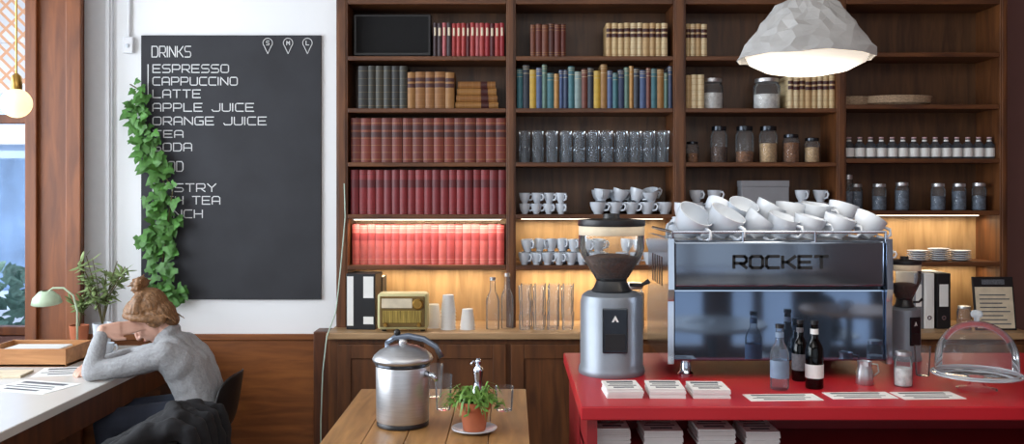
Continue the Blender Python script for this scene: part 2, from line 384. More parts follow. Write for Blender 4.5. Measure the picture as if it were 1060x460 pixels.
# ivy
iv = thing('ivy_vine','green ivy climbing over the left edge of the chalkboard','ivy',(0,YW,0))
path = [(137,88),(151,96),(147,112),(149,126),(155,140),(160,155),(168,175),(174,195),(168,212),(176,230),(162,248),(172,265),(168,285),(182,303),(172,330),(165,365)]
vp = [Vector((X(a,YW),-.03-.012*(i%2),Z(b,YW))) for i,(a,b) in enumerate(path)]
MB().tube(vp,.004,6).tube([vp[2],vp[2]+Vector((.02,-.02,-.2)),vp[7]+Vector((.05,-.02,0)),vp[11]],.003,6).build('stem','stem',iv)
IVY = [(0,0),(.34,-.14),(.55,.16),(.3,.36),(.26,.62),(0,1.05),(-.26,.62),(-.3,.36),(-.55,.16),(-.34,-.14)]
f = MB()
for i in range(220):
    t = rnd.random()**.8*13.2; k=min(int(t),13); p = vp[k].lerp(vp[k+1],t-k)
    sp = .026+.050*min(t,6)/6
    p = p+Vector((rnd.uniform(-sp,sp)-(.012 if 2<t<6 else 0),-rnd.uniform(.0,.05),rnd.uniform(-.035,.035)))
    f.leaf(p,(rnd.uniform(-.8,.6),rnd.uniform(-.4,-.05),rnd.uniform(-1,.1)),(rnd.uniform(-.35,.35),-1,rnd.uniform(0,.6)),rnd.uniform(.042,.078)*(.8 if t<4 else 1),IVY,.07)
f.build('foliage','leaf',iv)
cbpts=[(355,190),(356,225),(352,270),(349,300),(346,325),(343,345),(339,380),(337,430),(337,470),(342,560)]
cbl = MB().tube([(X(a,4.90),4.94 if b<330 else 4.78,max(.005,Z(b,4.90))) for a,b in cbpts],.0035,6).build('hanging_cable','cable_green',None,True)
tag(cbl,'thin pale cable hanging down beside the left edge of the bookcase','cable')
# ---------------------------------------------------------------- bookcase
YF, YB = 5.0, 5.26
PX = lambda px: (px-530)*YF/F
BAYS = [(360,524),(534,697),(710,866),(876,1035)]
UP = [(348,360),(524,534),(697,710),(866,876),(1035,1043)]
ROWZ = [2.317,2.033,1.738,1.454,1.175]; OFF=[0,0,0,.02]; LEDGE=.837
bc = thing('bookcase','tall brown wooden bookcase of four bays filling the wall','bookcase',(0,YF,0))
for a,b in UP:
    MB().box(PX(a),PX(b),0,YB-YF+.03,LEDGE,2.98,.003).box(PX(a)+.01,PX(b)-.01,-.006,0,LEDGE,2.98,.003).build('upright','up_wood',bc)
MB().box(PX(360),PX(1035),YB-YF,YB-YF+.03,1.44,2.98).build('back_panel','back_wood',bc)
MB().box(PX(360),PX(1035),YB-YF,YB-YF+.03,LEDGE,1.44).build('back_panel','back_lit',bc)
for i,(a,b) in enumerate(BAYS):
    for z in ROWZ: MB().box(PX(a),PX(b),.0,YB-YF,z+OFF[i]-.024,z+OFF[i],.003).build('shelf','shelf_wood',bc)
    MB().box(PX(a),PX(b),.0,YB-YF,2.60,2.63,.003).build('shelf','shelf_wood',bc)
MB().box(PX(344),PX(1047),-.04,YB-YF+.03,2.98,3.08,.012).build('cornice','up_wood',bc)
lg = MB().box(PX(345),PX(1050),4.80,5.29,LEDGE-.035,LEDGE,.006).build('ledge_worktop','ledge_wood'); tag(lg,'long pale wooden ledge running under the bookcase shelves','worktop')
bcab = thing('base_cabinet','dark brown panelled wooden cabinet below the bookcase ledge','cabinet',(0,4.84,0))
MB().box(PX(346),PX(1048),.0,.44,.08,LEDGE-.035,.004).build('body','cab_wood',bcab)
MB().box(PX(350),PX(1045),.03,.42,0,.08).build('plinth','dark_wood',bcab)
dx = PX(354); wd = (PX(1044)-dx)/8
for k in range(8):
    a=dx+k*wd+.012; b=a+wd-.024
    d = MB().box(a,b,-.018,0,.12,.775,.003).box(a+.07,b-.07,-.014,-.006,.2,.70,.004)
    for q in ((a,a+.07,.12,.775),(b-.07,b,.12,.775),(a+.07,b-.07,.12,.2),(a+.07,b-.07,.70,.775)): d.box(q[0],q[1],-.028,-.018,q[2],q[3],.003)
    o = d.build('door','cab_wood',bcab)
    MB().ell((b-.035 if k%2==0 else a+.035,-.038,.48),(.013,.012,.013)).build('knob','brass',o,True)
# LED strips
def led(px0,px1,z,label,e,y=5.17,tilt=0):
    t = thing('led_strip',label,'strip light',(PX((px0+px1)/2),y,z))
    hw=(px1-px0)/2/190-.03
    MB().box(-hw,hw,-.006,.006,-.009,-.004,.002).build('diffuser','led',t); MB().box(-hw-.01,hw+.01,-.009,.009,-.004,0).build('channel','white_trim',t)
    L = bpy.data.lights.new('led_light','AREA'); L.shape='RECTANGLE'; L.size=hw*2; L.size_y=.06; L.energy=e; L.color=(1,.82,.57)
    if tilt: L.color=(1,.90,.80)
    lo = bpy.data.objects.new('led_light',L); C.objects.link(lo); lo.parent=t; lo.location=(0,0,-.02); lo.rotation_euler=(tilt,0,0)
led(360,524,1.454-.024,'lit strip light under the shelf above the lowest red books',2.4,5.025,math.radians(25))
led(534,697,1.454-.024,'lit strip light under the shelf above the cappuccino cups',2.2)
led(710,866,1.454-.024,'lit strip light under the shelf below the grey box',2.0)
led(360,524,1.175-.024,'lit strip light under the shelf above the vintage radio',2.6)
led(534,697,1.175-.024,'lit strip light under the lowest shelf above the stacked tumblers',3.6)
led(710,866,1.175-.024,'lit strip light under the lowest shelf behind the espresso machine',2.6)
led(876,1035,1.474-.024,'lit strip light under the shelf above the white saucers',2.3)
led(876,1035,1.195-.024,'lit strip light under the lowest shelf above the black binder',2.0)
# ---------------------------------------------------------------- books
RIBS=[(.06,.012),(.22,.010),(.38,.010),(.54,.010),(.70,.010),(.88,.012)]; LINES=[(.05,.012),(.12,.012),(.80,.012),(.90,.012),(.95,.012)]
def bmats(name, cols, bands=None, rough=.5, gilt=S(158,116,66)): return [mat('%s_%d'%(name,i), S(*c), rough, var=.15, scale=30, bands=bands, gilt=gilt) for i,c in enumerate(cols)]
def book(w,h,d,m,style,loc,label,group,rot=(0,0,0),lab=None):
    t=.003; n=6
    arc=[(-w/2+w*k/n, .004-.0075*math.sin(PI*k/n)) for k in range(n+1)]
    poly=[(-w/2,d)]+arc+[(w/2,d),(w/2-t,d),(w/2-t,.007),(-w/2+t,.007),(-w/2+t,d)]
    o = MB().prism(poly[::1],0,h).build('book',m); o.location=loc; o.rotation_euler=rot; tag(o,label,'book',group)
    MB().box(-w/2+t,w/2-t,.007,d-.004,.003,h-.004).build('pages','page',o)
    def patch(z0,z1,k=1.0,nm='title_patch'):
        q=[(a*k,b-.001) for a,b in arc]+[(w/2*k,.006),(-w/2*k,.006)]
        MB().prism(q,z0,z1).build(nm,lab,o)
    if lab:
        if style=='ribs': patch(h*.575,h*.685); patch(h*.74,h*.84)
        elif style=='lines': patch(h*.60,h*.78)
        else: patch(h*.62,h*.86,.8,'spine_label')
    return o
def row(px0,px1,z,n,hpx,mats,style,phrase,tail,group,hj=.01,wj=.15,lab=None,d=.17,order=None,y=5.02):
    ws=[1+rnd.uniform(-wj,wj) for _ in range(n)]; tot=(px1-px0)/190.0; k=tot/sum(ws); x=PX(px0)
    for i in range(n):
        w=ws[i]*k; h=hpx/190.0*(1+rnd.uniform(-hj,hj)); m=mats[order[i%len(order)] if order else rnd.randrange(len(mats))]
        book(w-.0012,h,d,m,style,(x+w/2,y+rnd.uniform(0,.006),z),'%s %s from the left %s'%(ORD[i],phrase,tail),group,lab=lab); x+=w
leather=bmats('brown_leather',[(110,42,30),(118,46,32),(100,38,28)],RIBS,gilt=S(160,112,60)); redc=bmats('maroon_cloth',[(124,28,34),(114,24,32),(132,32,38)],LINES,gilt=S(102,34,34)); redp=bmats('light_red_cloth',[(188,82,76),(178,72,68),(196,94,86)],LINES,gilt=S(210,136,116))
dkg=bmats('dark_cover',[(44,44,38),(36,36,36),(52,50,40)],RIBS,gilt=S(104,90,60)); tan=bmats('tan_leather',[(146,102,52),(134,88,42)],RIBS); crm=bmats('cream_spine',[(202,176,130),(190,158,112),(210,190,150)],RIBS,gilt=S(168,128,80))
mixr=bmats('red_binding',[(150,40,48),(84,26,32),(176,92,96),(60,44,48),(160,52,50)])
dkr=bmats('wine_binding',[(94,40,30),(76,34,28),(110,58,38)],LINES)
multi=bmats('paperback',[(60,110,120),(70,90,130),(196,160,60),(90,120,110),(50,66,96),(150,110,60),(110,60,50),(130,150,150),(44,52,66),(176,130,70)],LINES[2:],gilt=S(190,176,140))
lab_dark=mat('dark_title_patch',S(66,26,24),.5); lab_red=mat('wine_title_patch',S(88,20,26),.5); lab_pink=mat('rose_title_patch',S(156,60,58),.5)
row(448,522,ROWZ[0],15,35,mixr,'label','red binder','on the top shelf beside the black screen','red bindings on the top shelf',lab='cream_label')
row(370,421,ROWZ[1],6,44,dkg,'ribs','dark leather volume','on the second shelf, left bay','dark volumes on the second shelf')
row(421,470,ROWZ[1],5,38,tan,'ribs','tan leather volume','on the second shelf, beside the flat stack','tan volumes on the second shelf',lab=lab_dark)
row(362,524,ROWZ[2],15,46,leather,'ribs','brown leather volume with gilt ribs','on the third shelf','brown leather set on the third shelf',.002,.03,lab=lab_dark)
row(362,524,ROWZ[3],19,46,redc,'lines','dark maroon volume','in the set under the brown leather volumes','dark maroon set on the fourth shelf',.004,.06,lab=lab_red)
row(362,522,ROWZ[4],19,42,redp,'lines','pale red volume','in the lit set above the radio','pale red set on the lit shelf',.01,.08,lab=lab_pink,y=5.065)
row(549,586,ROWZ[0],6,34,dkr,'lines','wine brown volume','on the top shelf, second bay','wine brown volumes on the top shelf',.03)
row(628,692,ROWZ[0],10,35,crm,'ribs','cream spined volume','on the top shelf, second bay','cream volumes on the top shelf',lab=lab_dark)
row(535,697,ROWZ[1],27,41,multi,'lines','coloured paperback','in the full shelf above the tumblers','coloured books on the second shelf',.12,.3,order=[0,8,2,1,3,0,9,1,4,0,7,6,8,2,5,1,0,4,3,9,8,1,6,0,5,3,4])
row(711,733,ROWZ[0],4,34,crm,'ribs','cream spined volume','on the top shelf, third bay','cream volumes in the third bay',lab=lab_dark)
row(711,730,ROWZ[1],3,35,crm,'lines','cream paperback','left of the glass sweet jars','cream books beside the sweet jars')
row(817,866,ROWZ[1],8,34,crm,'ribs','cream spined book','right of the glass sweet jars','cream books right of the sweet jars',.03,.15,lab=lab_dark)
z=ROWZ[1]
for i in range(4):
    w=.036; book(w,.235-.01*i,.16,tan[i%2],'lines',(PX(471)+.0+.005*i,5.03,z+w/2+.0375*i),['lowest','second lowest','second highest','topmost'][i]+' tan book in the flat stack on the second shelf','flat stack of tan books',rot=(0,PI/2,0),lab=lab_dark)
fs=thing('flat_screen','black flat screen standing on the top shelf, left bay','screen',(PX(404),5.1,ROWZ[0]))
MB().box(-.215,.215,-.02,.02,.012,.245,.006).build('casing','black',fs); MB().box(-.2,.2,-.0215,-.02,.03,.232).build('display','matte_black',fs)
MB().box(-.1,.1,-.04,.05,0,.012,.004).build('stand','black',fs)
pb=thing('printed_box','tall black and white printed box standing left of the radio','box',(X(377,4.97),4.97,LEDGE),-.12)
MB().box(-.085,.075,-.05,.10,0,.30,.003).build('carton','black',pb)
MB().box(-.08,-.045,-.0515,-.05,.02,.285).build('white_stripe','paper',pb); MB().box(.01,.065,-.0515,-.05,.17,.285).build('white_panel','paper',pb); MB().box(.01,.065,-.0515,-.05,.03,.07).build('white_panel','paper',pb)
blk=bmats('black_cover',[(30,30,32)])
book(.03,.27,.17,blk[0],'label',(PX(392)+.0,5.04,LEDGE),'thin black book standing between the printed box and the radio','black books by the radio',lab='cream_label')
# ---------------------------------------------------------------- radio
rx0,rx1=X(391,4.85),X(443,4.85); rw=(rx1-rx0)/2
rd=thing('vintage_radio','cream and gold vintage table radio on the ledge','radio',((rx0+rx1)/2,4.88,LEDGE))
MB().box(-rw,rw,-.055,.06,.012,.205,.018,seg=3).build('case','radio_body',rd,True,angle=40)
MB().box(-rw+.014,rw-.014,-.060,-.052,.028,.19,.004).build('front_panel','radio_face',rd)
MB().box(-rw+.03,rw-.03,-.064,-.06,.05,.115,.002).build('speaker_grille','grille',rd)
MB().box(-rw+.025,rw-.08,-.065,-.06,.128,.178,.002).build('tuning_scale','cream_label',rd)
RX=Matrix.Rotation(PI/2,4,'X')
for kx,kz,kr in ((rw-.05,.15,.028),(-rw+.045,.04,.011),(rw-.045,.04,.011)):
    MB().lathe([(0,0),(kr,0),(kr,.012),(kr*.8,.018),(0,.018)],20,(kx,-.06,kz),RX).build('knob','brass',rd,True,angle=40)
for s in (-1,1): MB().lathe([(0,0),(.012,0),(.014,.012),(0,.012)],12,(s*(rw-.03),0,0)).build('foot','black',rd)
# ---------------------------------------------------------------- glassware & cups
def tumbler_mesh(name,r0,r1,h,m):
    return MB().lathe([(0,.002),(r0*.96,.0),(r0,.004),(r1,h)],24).build(name,m,None,True,angle=35)
def cup_proto(r,h,label,group,name='coffee_cup'):
    o=MB().lathe([(0,0),(r*.5,0),(r*.55,h*.06),(r*.5,h*.08),(r*.78,h*.35),(r*.95,h*.7),(r,h),(r-.003,h),(r*.9,h*.68),(r*.72,h*.35),(r*.4,h*.14),(0,h*.12)],24).build(name,'porcelain',None,True,angle=50)
    tag(o,label,'cup',group)
    MB().tube([(r*.9,0,h*.8),(r*1.3,0,h*.86),(r*1.5,0,h*.65),(r*1.3,0,h*.36),(r*.8,0,h*.3)],.0055,8).build('handle','porcelain',o,True)
    return o
def fill_row(proto,spots,labels,group):
    for i,(p,rz) in enumerate(spots):
        if i==0: proto.location=p; proto.rotation_euler=(0,0,rz) if not isinstance(rz,tuple) else rz; proto['label']=labels[0]; proto['group']=group
        else: dup(proto,p,(0,0,rz) if not isinstance(rz,tuple) else rz,labels[i],group)
p=tumbler_mesh('tumbler',.029,.0315,.088,'tumbler'); tag(p,'x','glass')
sp=[];lb=[]
for rw_,yy in (('front',5.06),('back',5.17)):
    for tr_ in range(2):
        for i in range(11):
            sp.append(((PX(543)+i*.0765+rnd.uniform(-.003,.003),yy+rnd.uniform(-.005,.005),ROWZ[2]+tr_*.0885),0)); lb.append('%s tumbler from left, %s tier, %s row under the coloured books'%(ORD[i],('lower','upper')[tr_],rw_))
fill_row(p,sp,lb,'tumblers stacked on the third shelf')
def stack(proto,px0,step,n,tiers,z,h,y,phrase,group,off=0,mess=0):
    sp=[];lb=[]
    for t in range(tiers):
        nm={1:['single'],2:['lower','upper'],3:['lower','middle','upper']}[tiers][t]
        nn=n-(off if t==tiers-1 else 0)
        for i in range(nn):
            top = mess and t==tiers-1
            rot=(rnd.uniform(-.25,.25),rnd.uniform(-.3,.3),rnd.uniform(-2.6,.8)) if top else rnd.uniform(-1.4,.4)
            sp.append(((PX(px0)+i*step+rnd.uniform(-.003,.003)+(.02 if top else 0),y+rnd.uniform(-.008,.008),z+t*h+(.006 if top else 0)),rot))
            lb.append('%s %s from left, %s tier, %s'%(ORD[i],phrase[0],nm,phrase[1]))
    fill_row(proto,sp,lb,group)
stack(cup_proto(.031,.058,'x','x','espresso_cup'),543,.068,4,2,ROWZ[3],.059,5.07,('small espresso cup','fourth shelf of second bay'),'espresso cups on the fourth shelf')
stack(cup_proto(.046,.066,'x','x'),620,.092,5,2,ROWZ[3],.066,5.07,('large white cup','front row on fourth shelf'),'large cups on the fourth shelf',1,1)
stack(cup_proto(.046,.066,'x','x'),624,.092,4,2,ROWZ[3],.068,5.185,('large white cup','back row on fourth shelf'),'large cups on the fourth shelf')
stack(cup_proto(.034,.068,'x','x','cappuccino_cup'),543,.064,7,2,ROWZ[4],.066,5.06,('cappuccino cup','lit shelf left of the grinder'),'cappuccino cups on the lit shelf',0,1)
stack(cup_proto(.034,.068,'x','x','cappuccino_cup'),546,.068,7,2,ROWZ[4],.068,5.135,('cappuccino cup','rear of lit shelf left of the grinder'),'cappuccino cups on the lit shelf')
stack(cup_proto(.036,.068,'x','x','cappuccino_cup'),646,.073,4,2,ROWZ[4],.066,5.07,('cappuccino cup','lit shelf right of the grinder'),'cappuccino cups right of the grinder',0,1)
p=tumbler_mesh('water_tumbler',.029,.0315,.078,'frost'); tag(p,'x','glass')
sp=[];lb=[]
for rw_,yy in (('front',4.93),('back',5.05)):
    for t in range(3):
        for i in range(4):
            sp.append(((X(543,4.93)+i*.076+(.014 if yy>5 else 0)+rnd.uniform(-.003,.003),yy,LEDGE+t*.0785),0)); lb.append('%s clear tumbler from left, %s tier, %s row on the ledge'%(ORD[i],['lower','middle','upper'][t],rw_))
fill_row(p,sp,lb,'clear tumblers stacked on the ledge')
pc=MB().lathe([(0,.088),(.028,.088),(.0285,.09),(.04,.003),(.0425,.002),(.0425,0),(.039,0),(.027,.086),(0,.086)],20).build('paper_cup','paper',None,True,angle=40); tag(pc,'x','cup')
sp=[];lb=[]
for nm,px,yy,n in (('tall',464,4.94,6),('short',449,5.0,3),('right-hand short',484,4.94,2)):
    for k in range(n):
        sp.append(((X(px,yy),yy,LEDGE+.019*k),0)); lb.append('%s paper cup from the bottom of the %s stack beside the radio'%(ORD[k],nm))
fill_row(pc,sp,lb,'upturned paper cups on the ledge')
def bottle(name,label,loc,r,h,gm,group=None,labm=None,capm='black',cat='bottle',neck=.35,labz=(.18,.45)):
    t=thing(name,label,cat,loc,0,group)
    sh=h*(1-neck)
    MB().lathe([(0,0),(r*.9,0),(r,h*.02),(r,sh*.85),(r*.85,sh*.97),(r*.45,sh*1.12),(r*.38,h*.93),(r*.42,h*.95),(r*.42,h*.965),(0,h*.965)],20).build('glass_body',gm,t,True,angle=50)
    MB().lathe([(0,h*.94),(r*.45,h*.94),(r*.46,h),(0,h)],16).build('cap',capm,t,True,angle=40)
    if labm:
        MB().lathe([(r*1.012,h*labz[0]),(r*1.012,h*labz[1])],20).build('label_band',labm,t,True)
        MB().lathe([(r*.46,h*.80),(r*.44,h*.88)],16).build('neck_label',labm,t,True)
    return t
bottle('water_carafe','clear glass carafe on the ledge, left of the pair',(X(510,4.93),4.93,LEDGE),.036,.28,'glass','carafes on the ledge',capm='steel')
bottle('water_carafe','clear glass carafe on the ledge nearest the stacked tumblers',(X(525,4.96),4.96,LEDGE),.034,.30,'glass','carafes on the ledge',capm='steel')
def jar(label,loc,r,h,fill,frac,lid='steel',group=None,sq=1):
    t=thing('glass_jar',label,'jar',loc,0,group)
    b=h*.86
    MB().lathe([(0,0),(r*.95,0),(r,.006),(r,b*.86),(r*.82,b*.97),(r*.8,b)],20).build('glass_body','glass',t,True,angle=50)
    MB().lathe([(0,b),(r*.88,b),(r*.9,b+.004),(r*.88,h-.004),(r*.3,h),(0,h)],20).build('lid',lid,t,True,angle=40)
    if fill: MB().lathe([(0,.004),(r*.93,.004),(r*.95,.01),(r*.95,b*frac),(0,b*frac*1.04)],18).build('contents',fill,t,True,angle=40)
    return t
jar('round glass jar of white sweets, left of the pair on the second shelf',(PX(741),5.1,ROWZ[1]),.062,.175,'sugar',.6,group='sweet jars on the second shelf')
jar('round glass jar of white sweets, right of the pair on the second shelf',(PX(799),5.1,ROWZ[1]),.074,.175,'sugar',.55,group='sweet jars on the second shelf')
for i,(px,r,h,fl,fr,lb_) in enumerate(((720,.035,.12,'nuts',.5,'small jar of brown grains at the left end under the sweet jars'),(748,.046,.205,'beans',.5,'tall jar half full of coffee beans under the left sweet jar'),(775,.05,.205,'nuts',.35,'tall jar with a little brown grain between two tall jars'),(800,.05,.205,'oats',.6,'tall jar of pale grain under the right sweet jar'),(824,.045,.16,'nuts',.8,'medium jar full of brown grain right of the tall jars'),(846,.042,.14,'oats',.7,'short jar of pale grain at the right end under the cream books'))):
    jar(lb_,(PX(px),5.09,ROWZ[2]),r,h,fl,fr,'body_dark','dry goods jars on the third shelf')
for i,px in enumerate((884,897,917,941,979,1001,1022)):
    jar('%s glass jar from the left on the shelf under the pink-capped bottles'%ORD[i],(PX(px),5.09 if i!=1 else 5.16,ROWZ[3]+.02),.038 if i else .028,[.2,.15,.15,.158,.152,.152,.155][i],'bluegrain',.8 if i%2 else .6,'steel','spice jars in the right bay')
for i in range(14):
    bottle('small_bottle','%s small pink-capped bottle from the left in the right bay'%ORD[i],(PX(883)+i*.0595,5.06,ROWZ[2]+.02),.0275,.120,'bottle_blue','pink-capped bottles',labm='paper',capm='pink_cap',neck=.3,labz=(.1,.5))
for px,n,nm,r in ((893,2,'left',.08),(938,2,'right',.19)):
    for k in range(n):
        o=MB().lathe([(0,0),(r*.75,0),(r*.96,.016),(r,.034),(r*.985,.035),(r*.93,.018),(r*.73,.006),(0,.006)],28).build('wicker_tray','wicker',None,True,angle=40)
        o.location=(PX(px)+rnd.uniform(-.006,.006),5.12,ROWZ[1]+.02+k*.019); o.scale=(1,.6,1)
        tag(o,'%s flat wicker tray from the bottom of the %s stack, right bay'%(ORD[k],nm),'tray','wicker trays in the right bay')
for px,n,nm in ((957,5,'left'),(979,6,'middle'),(1001,5,'right')):
    for k in range(n):
        o=MB().lathe([(0,0),(.03,0),(.058,.009),(.058,.012),(.03,.004),(0,.004)],24).build('saucer','porcelain',None,True,angle=40); o.location=(PX(px),5.08,ROWZ[4]+.02+.0115*k)
        tag(o,'%s white saucer from the bottom of the %s stack above the binder'%(ORD[k],nm),'saucer','white saucers in the right bay')
stack(cup_proto(.036,.06,'x','x','flat_white_cup'),893,.085,3,1,ROWZ[4]+.02,.06,5.08,('white cup','beside the saucer stacks'),'cups beside the saucers')
bx=thing('storage_box','grey cardboard box with a lid on the shelf above the espresso machine','box',(PX(795),5.1,ROWZ[3]))
MB().box(-.13,.13,-.05,.05,0,.15,.003).build('carton','grey_card',bx); MB().box(-.132,.132,-.052,.052,.15,.185,.003).build('lid','grey_card',bx)
stack(cup_proto(.04,.065,'x','x','tea_cup'),724,.1,2,2,ROWZ[3],.067,5.08,('white tea cup','left of the grey box'),'tea cups left of the grey box')
stack(cup_proto(.04,.065,'x','x','tea_cup'),835,.1,2,2,ROWZ[3],.067,5.08,('white tea cup','right of the grey box'),'tea cups right of the grey box')
jar('large glass storage jar on the ledge behind the grinder',(X(655,4.98),4.98,LEDGE),.062,.25,'sugar',.9)
jar('slim glass storage jar on the ledge beside the espresso machine',(X(680,4.98),4.98,LEDGE),.05,.2,'oats',.7)
def binder(px,w,label,m,lean=0):
    t=thing('binder',label,'binder',(X(px,4.95),4.95,LEDGE),0,'binders on the ledge')
    MB().box(-w/2,w/2,0,.24,0,.30,.003).build('cover',m,t); MB().box(-w*.32,w*.32,-.002,0,.12,.24,.001).build('spine_label','paper',t)
    MB().lathe([(.006,0),(.012,0),(.012,.003),(.006,.003)],14,(0,-.0,.06),RX,closed=True).build('finger_ring','chrome',t); return t
binder(951,.05,'grey binder on the right end of the ledge','silver'); binder(962,.055,'white binder next to the grey binder','paper'); binder(977,.075,'black binder with a white spine label on the ledge','black'); 
mn=thing('menu_stand','framed cream menu card with a black header on the ledge','menu',(X(1031,4.9),4.9,LEDGE))
Mt=Matrix.Rotation(-.15,4,'X')
MB().box(-.11,.11,-.006,.006,0,.285,.003,Mt).build('frame','black',mn); MB().box(-.1,.1,-.008,-.006,.01,.23,0,Mt).build('card','cream_label',mn)
for k in range(8): MB().box(-.08,.08-.02*(k%3),-.0095,-.008,.03+k*.022,.036+k*.022,0,Mt).build('printed_line','print',mn)
MB().box(-.06,.06,-.0095,-.006,.243,.27,0,Mt).build('header_bar','print',mn)
MB().box(-.05,.05,0,.1,0,.008,.002).build('foot','black',mn)
jar('small glass jar on the ledge between the binder and the menu',(X(998,4.93),4.93,LEDGE),.036,.13,'nuts',.5)
# ---------------------------------------------------------------- red counter
CT=.95; CX0,CX1,CY0,CY1=.2,2.3,2.66,3.56
ct=thing('bar_counter','bright red lacquered bar counter carrying the espresso machine','counter',(0,0,0))
MB().box(CX0,CX1,CY0,CY1,CT-.04,CT,.004).build('counter_top','red',ct)
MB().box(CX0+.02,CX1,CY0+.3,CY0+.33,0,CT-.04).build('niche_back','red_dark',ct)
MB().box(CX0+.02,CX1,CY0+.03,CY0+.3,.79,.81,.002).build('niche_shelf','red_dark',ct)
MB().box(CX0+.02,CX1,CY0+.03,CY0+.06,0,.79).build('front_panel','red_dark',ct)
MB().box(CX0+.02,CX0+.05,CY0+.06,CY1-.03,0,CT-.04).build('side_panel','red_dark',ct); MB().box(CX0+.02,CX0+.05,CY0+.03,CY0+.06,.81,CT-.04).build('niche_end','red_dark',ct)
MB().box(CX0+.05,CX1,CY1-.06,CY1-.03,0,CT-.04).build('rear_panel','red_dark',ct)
def leaflets(name,label,cx,cy,z,w,d,n,rz=0,group=None,printed=True):
    t=thing(name,label,'leaflets' if n>1 else 'leaflet',(cx,cy,z),rz,group); h=.0012*n if n>1 else .0015
    g=MB()
    if n>1:
        for k in range(max(2,int(h/.006))):
            hh=h/max(2,int(h/.006)); e=rnd.uniform(-.002,.002); g.box(-w/2+e,w/2+e,-d/2-e,d/2-e,k*hh,(k+1)*hh-.0004)
    else: g.box(-w/2,w/2,-d/2,d/2,0,h)
    g.build('sheets','paper',t)
    if printed:
        for r_,a,b in ((.30,.8,.16),(.06,.7,.06),(-.10,.85,.06),(-.30,.6,.1)): MB().box(-w*a/2,w*a/2*.9,d*r_-d*b/2,d*r_+d*b/2,h-.0004,h+.0004).build('printed_line','print',t)
    return t
for px,py,w,n,nm in ((644,404,.108,24,'leftmost'),(688,404,.108,24,'middle'),(732,404,.112,22,'rightmost')):
    Y=.62*F/(py+4-200); leaflets('leaflet_stack',nm+' of the three white leaflet stacks in front of the grinder',X(px,Y),Y,CT,w,.13,n,rnd.uniform(-.06,.06),'leaflet stacks on the counter')
for px,py,w,d,nm in ((810,412,.22,.09,'white menu sheet lying below the dark bottles'),(890,410,.2,.09,'white menu sheet lying below the milk pitcher'),(960,410,.19,.1,'white menu sheet lying beside the cake stand')):
    Y=.62*F/(py-200); leaflets('menu_sheet',nm,X(px,Y),Y,CT,w,d,1,.05,'loose sheets on the counter')
for px,w,n,nm in ((633,.10,46,'first'),(684,.115,40,'second'),(738,.11,44,'third'),(785,.10,38,'fourth')):
    leaflets('flyer_stack',nm+' white flyer stack from the left in the niche under the counter',X(px,2.8),2.83,.81,w,.17,n,0,'flyer stacks in the niche')
# ---------------------------------------------------------------- espresso machine
em=thing('espresso_machine','large mirror polished espresso machine on the red counter','coffee machine',(.889,3.28,CT))
MB().box(-.35,.35,-.2,.21,.055,.44,.01).build('body','body_dark',em)
MB().box(-.352,.352,-.232,-.198,.306,.462,.012,seg=3).build('upper_back_panel','mirror_panel',em,True,angle=40)
MB().box(-.352,.352,-.222,-.198,.06,.298,.006).build('lower_back_panel','mirror_low',em)
for s in (-1,1):
    poly=[(-.236,.052),(.22,.052),(.23,.2),(.2,.30),(.2,.468),(-.24,.468),(-.246,.3),(-.236,.26)]
    Ms=Matrix(((0,0,1,0),(1,0,0,0),(0,1,0,0),(0,0,0,1)))
    o=MB().prism(poly,s*.352,s*.372,Ms).build('side_panel','chrome',em)
    for k in range(5): MB().box(s*.372-.001,s*.372+.001,-.12+.05*k,-.10+.05*k,.30,.40,0).build('vent_slot','black',o)
lettering('badge_lettering','ROCKET','badge',em,X(758,3.05)-.889,X(858,3.05)-.889,Z(279,3.05)-CT,Z(264,3.05)-CT,-.2322,.0050,.002)
MB().box(-.34,.34,-.19,.2,.44,.458,.003).build('cup_tray','steel',em)
MB().tube([(-.355,.2,.49),(-.355,-.225,.49),(.355,-.225,.49),(.355,.2,.49)],.005,10).build('cup_rail','chrome',em,True,angle=50)
for x in (-.355,-.12,.12,.355): MB().tube([(x,-.225,.455),(x,-.225,.492)],.005,8).build('rail_post','chrome',em)
for sx in (-1,1):
    for sy in (-1,1): MB().lathe([(0,0),(.024,0),(.026,.01),(.018,.02),(.018,.056),(0,.056)],16,(sx*.3,sy*.17,0)).build('foot','chrome',em,True,angle=40)
for x in (-.17,.17):
    o=MB().lathe([(0,-.05),(.038,-.05),(.04,0),(.03,.03),(0,.03)],18,(x,.25,.29)).build('group_head','chrome',em,True,angle=40)
    MB().tube([(x,.25,.235),(x,.40,.225)],[.012,.016],10).build('portafilter_handle','black',o,True)
MB().box(-.33,.33,.21,.36,.06,.10,.006).build('drip_tray','steel',em)
for s in (-1,1): MB().tube([(s*.30,.22,.35),(s*.32,.28,.36),(s*.33,.31,.28),(s*.33,.33,.14)],.006,8).build('steam_wand','chrome',em,True)
cp=cup_proto(.054,.074,'x','x','latte_cup')
sp=[];lb=[]; scs=[]
xx=-.30
for i in range(7):
    sc_=1.18 if i<2 else 1.0
    th=.50+rnd.uniform(-.25,.2); sp.append(((.889+xx,3.135+rnd.uniform(-.004,.006),CT+.460+.032*sc_*math.sin(th)),(rnd.uniform(-.3,.05),th,rnd.uniform(-.9,-.2)))); scs.append(sc_)
    lb.append('%s tilted white cup from the left in the front row on the machine'%ORD[i]); xx += .110 if i<2 else .096
for i in range(7):
    th=.4+rnd.uniform(-.3,.25); sp.append(((.889-.27+i*.09,3.255,CT+.459+.045+.027*abs(math.sin(th))),(rnd.uniform(-.25,.1),th,rnd.uniform(-1.2,.3)))); scs.append(1.0); lb.append('%s tilted white cup from the left in the middle row on the machine'%ORD[i])
for i in range(6):
    sp.append(((.889-.27+i*.108,3.385,CT+.459+.074),(PI,0,rnd.uniform(0,6)))); scs.append(1.0); lb.append('%s upturned cup from the left in the rear row on the machine'%ORD[i])
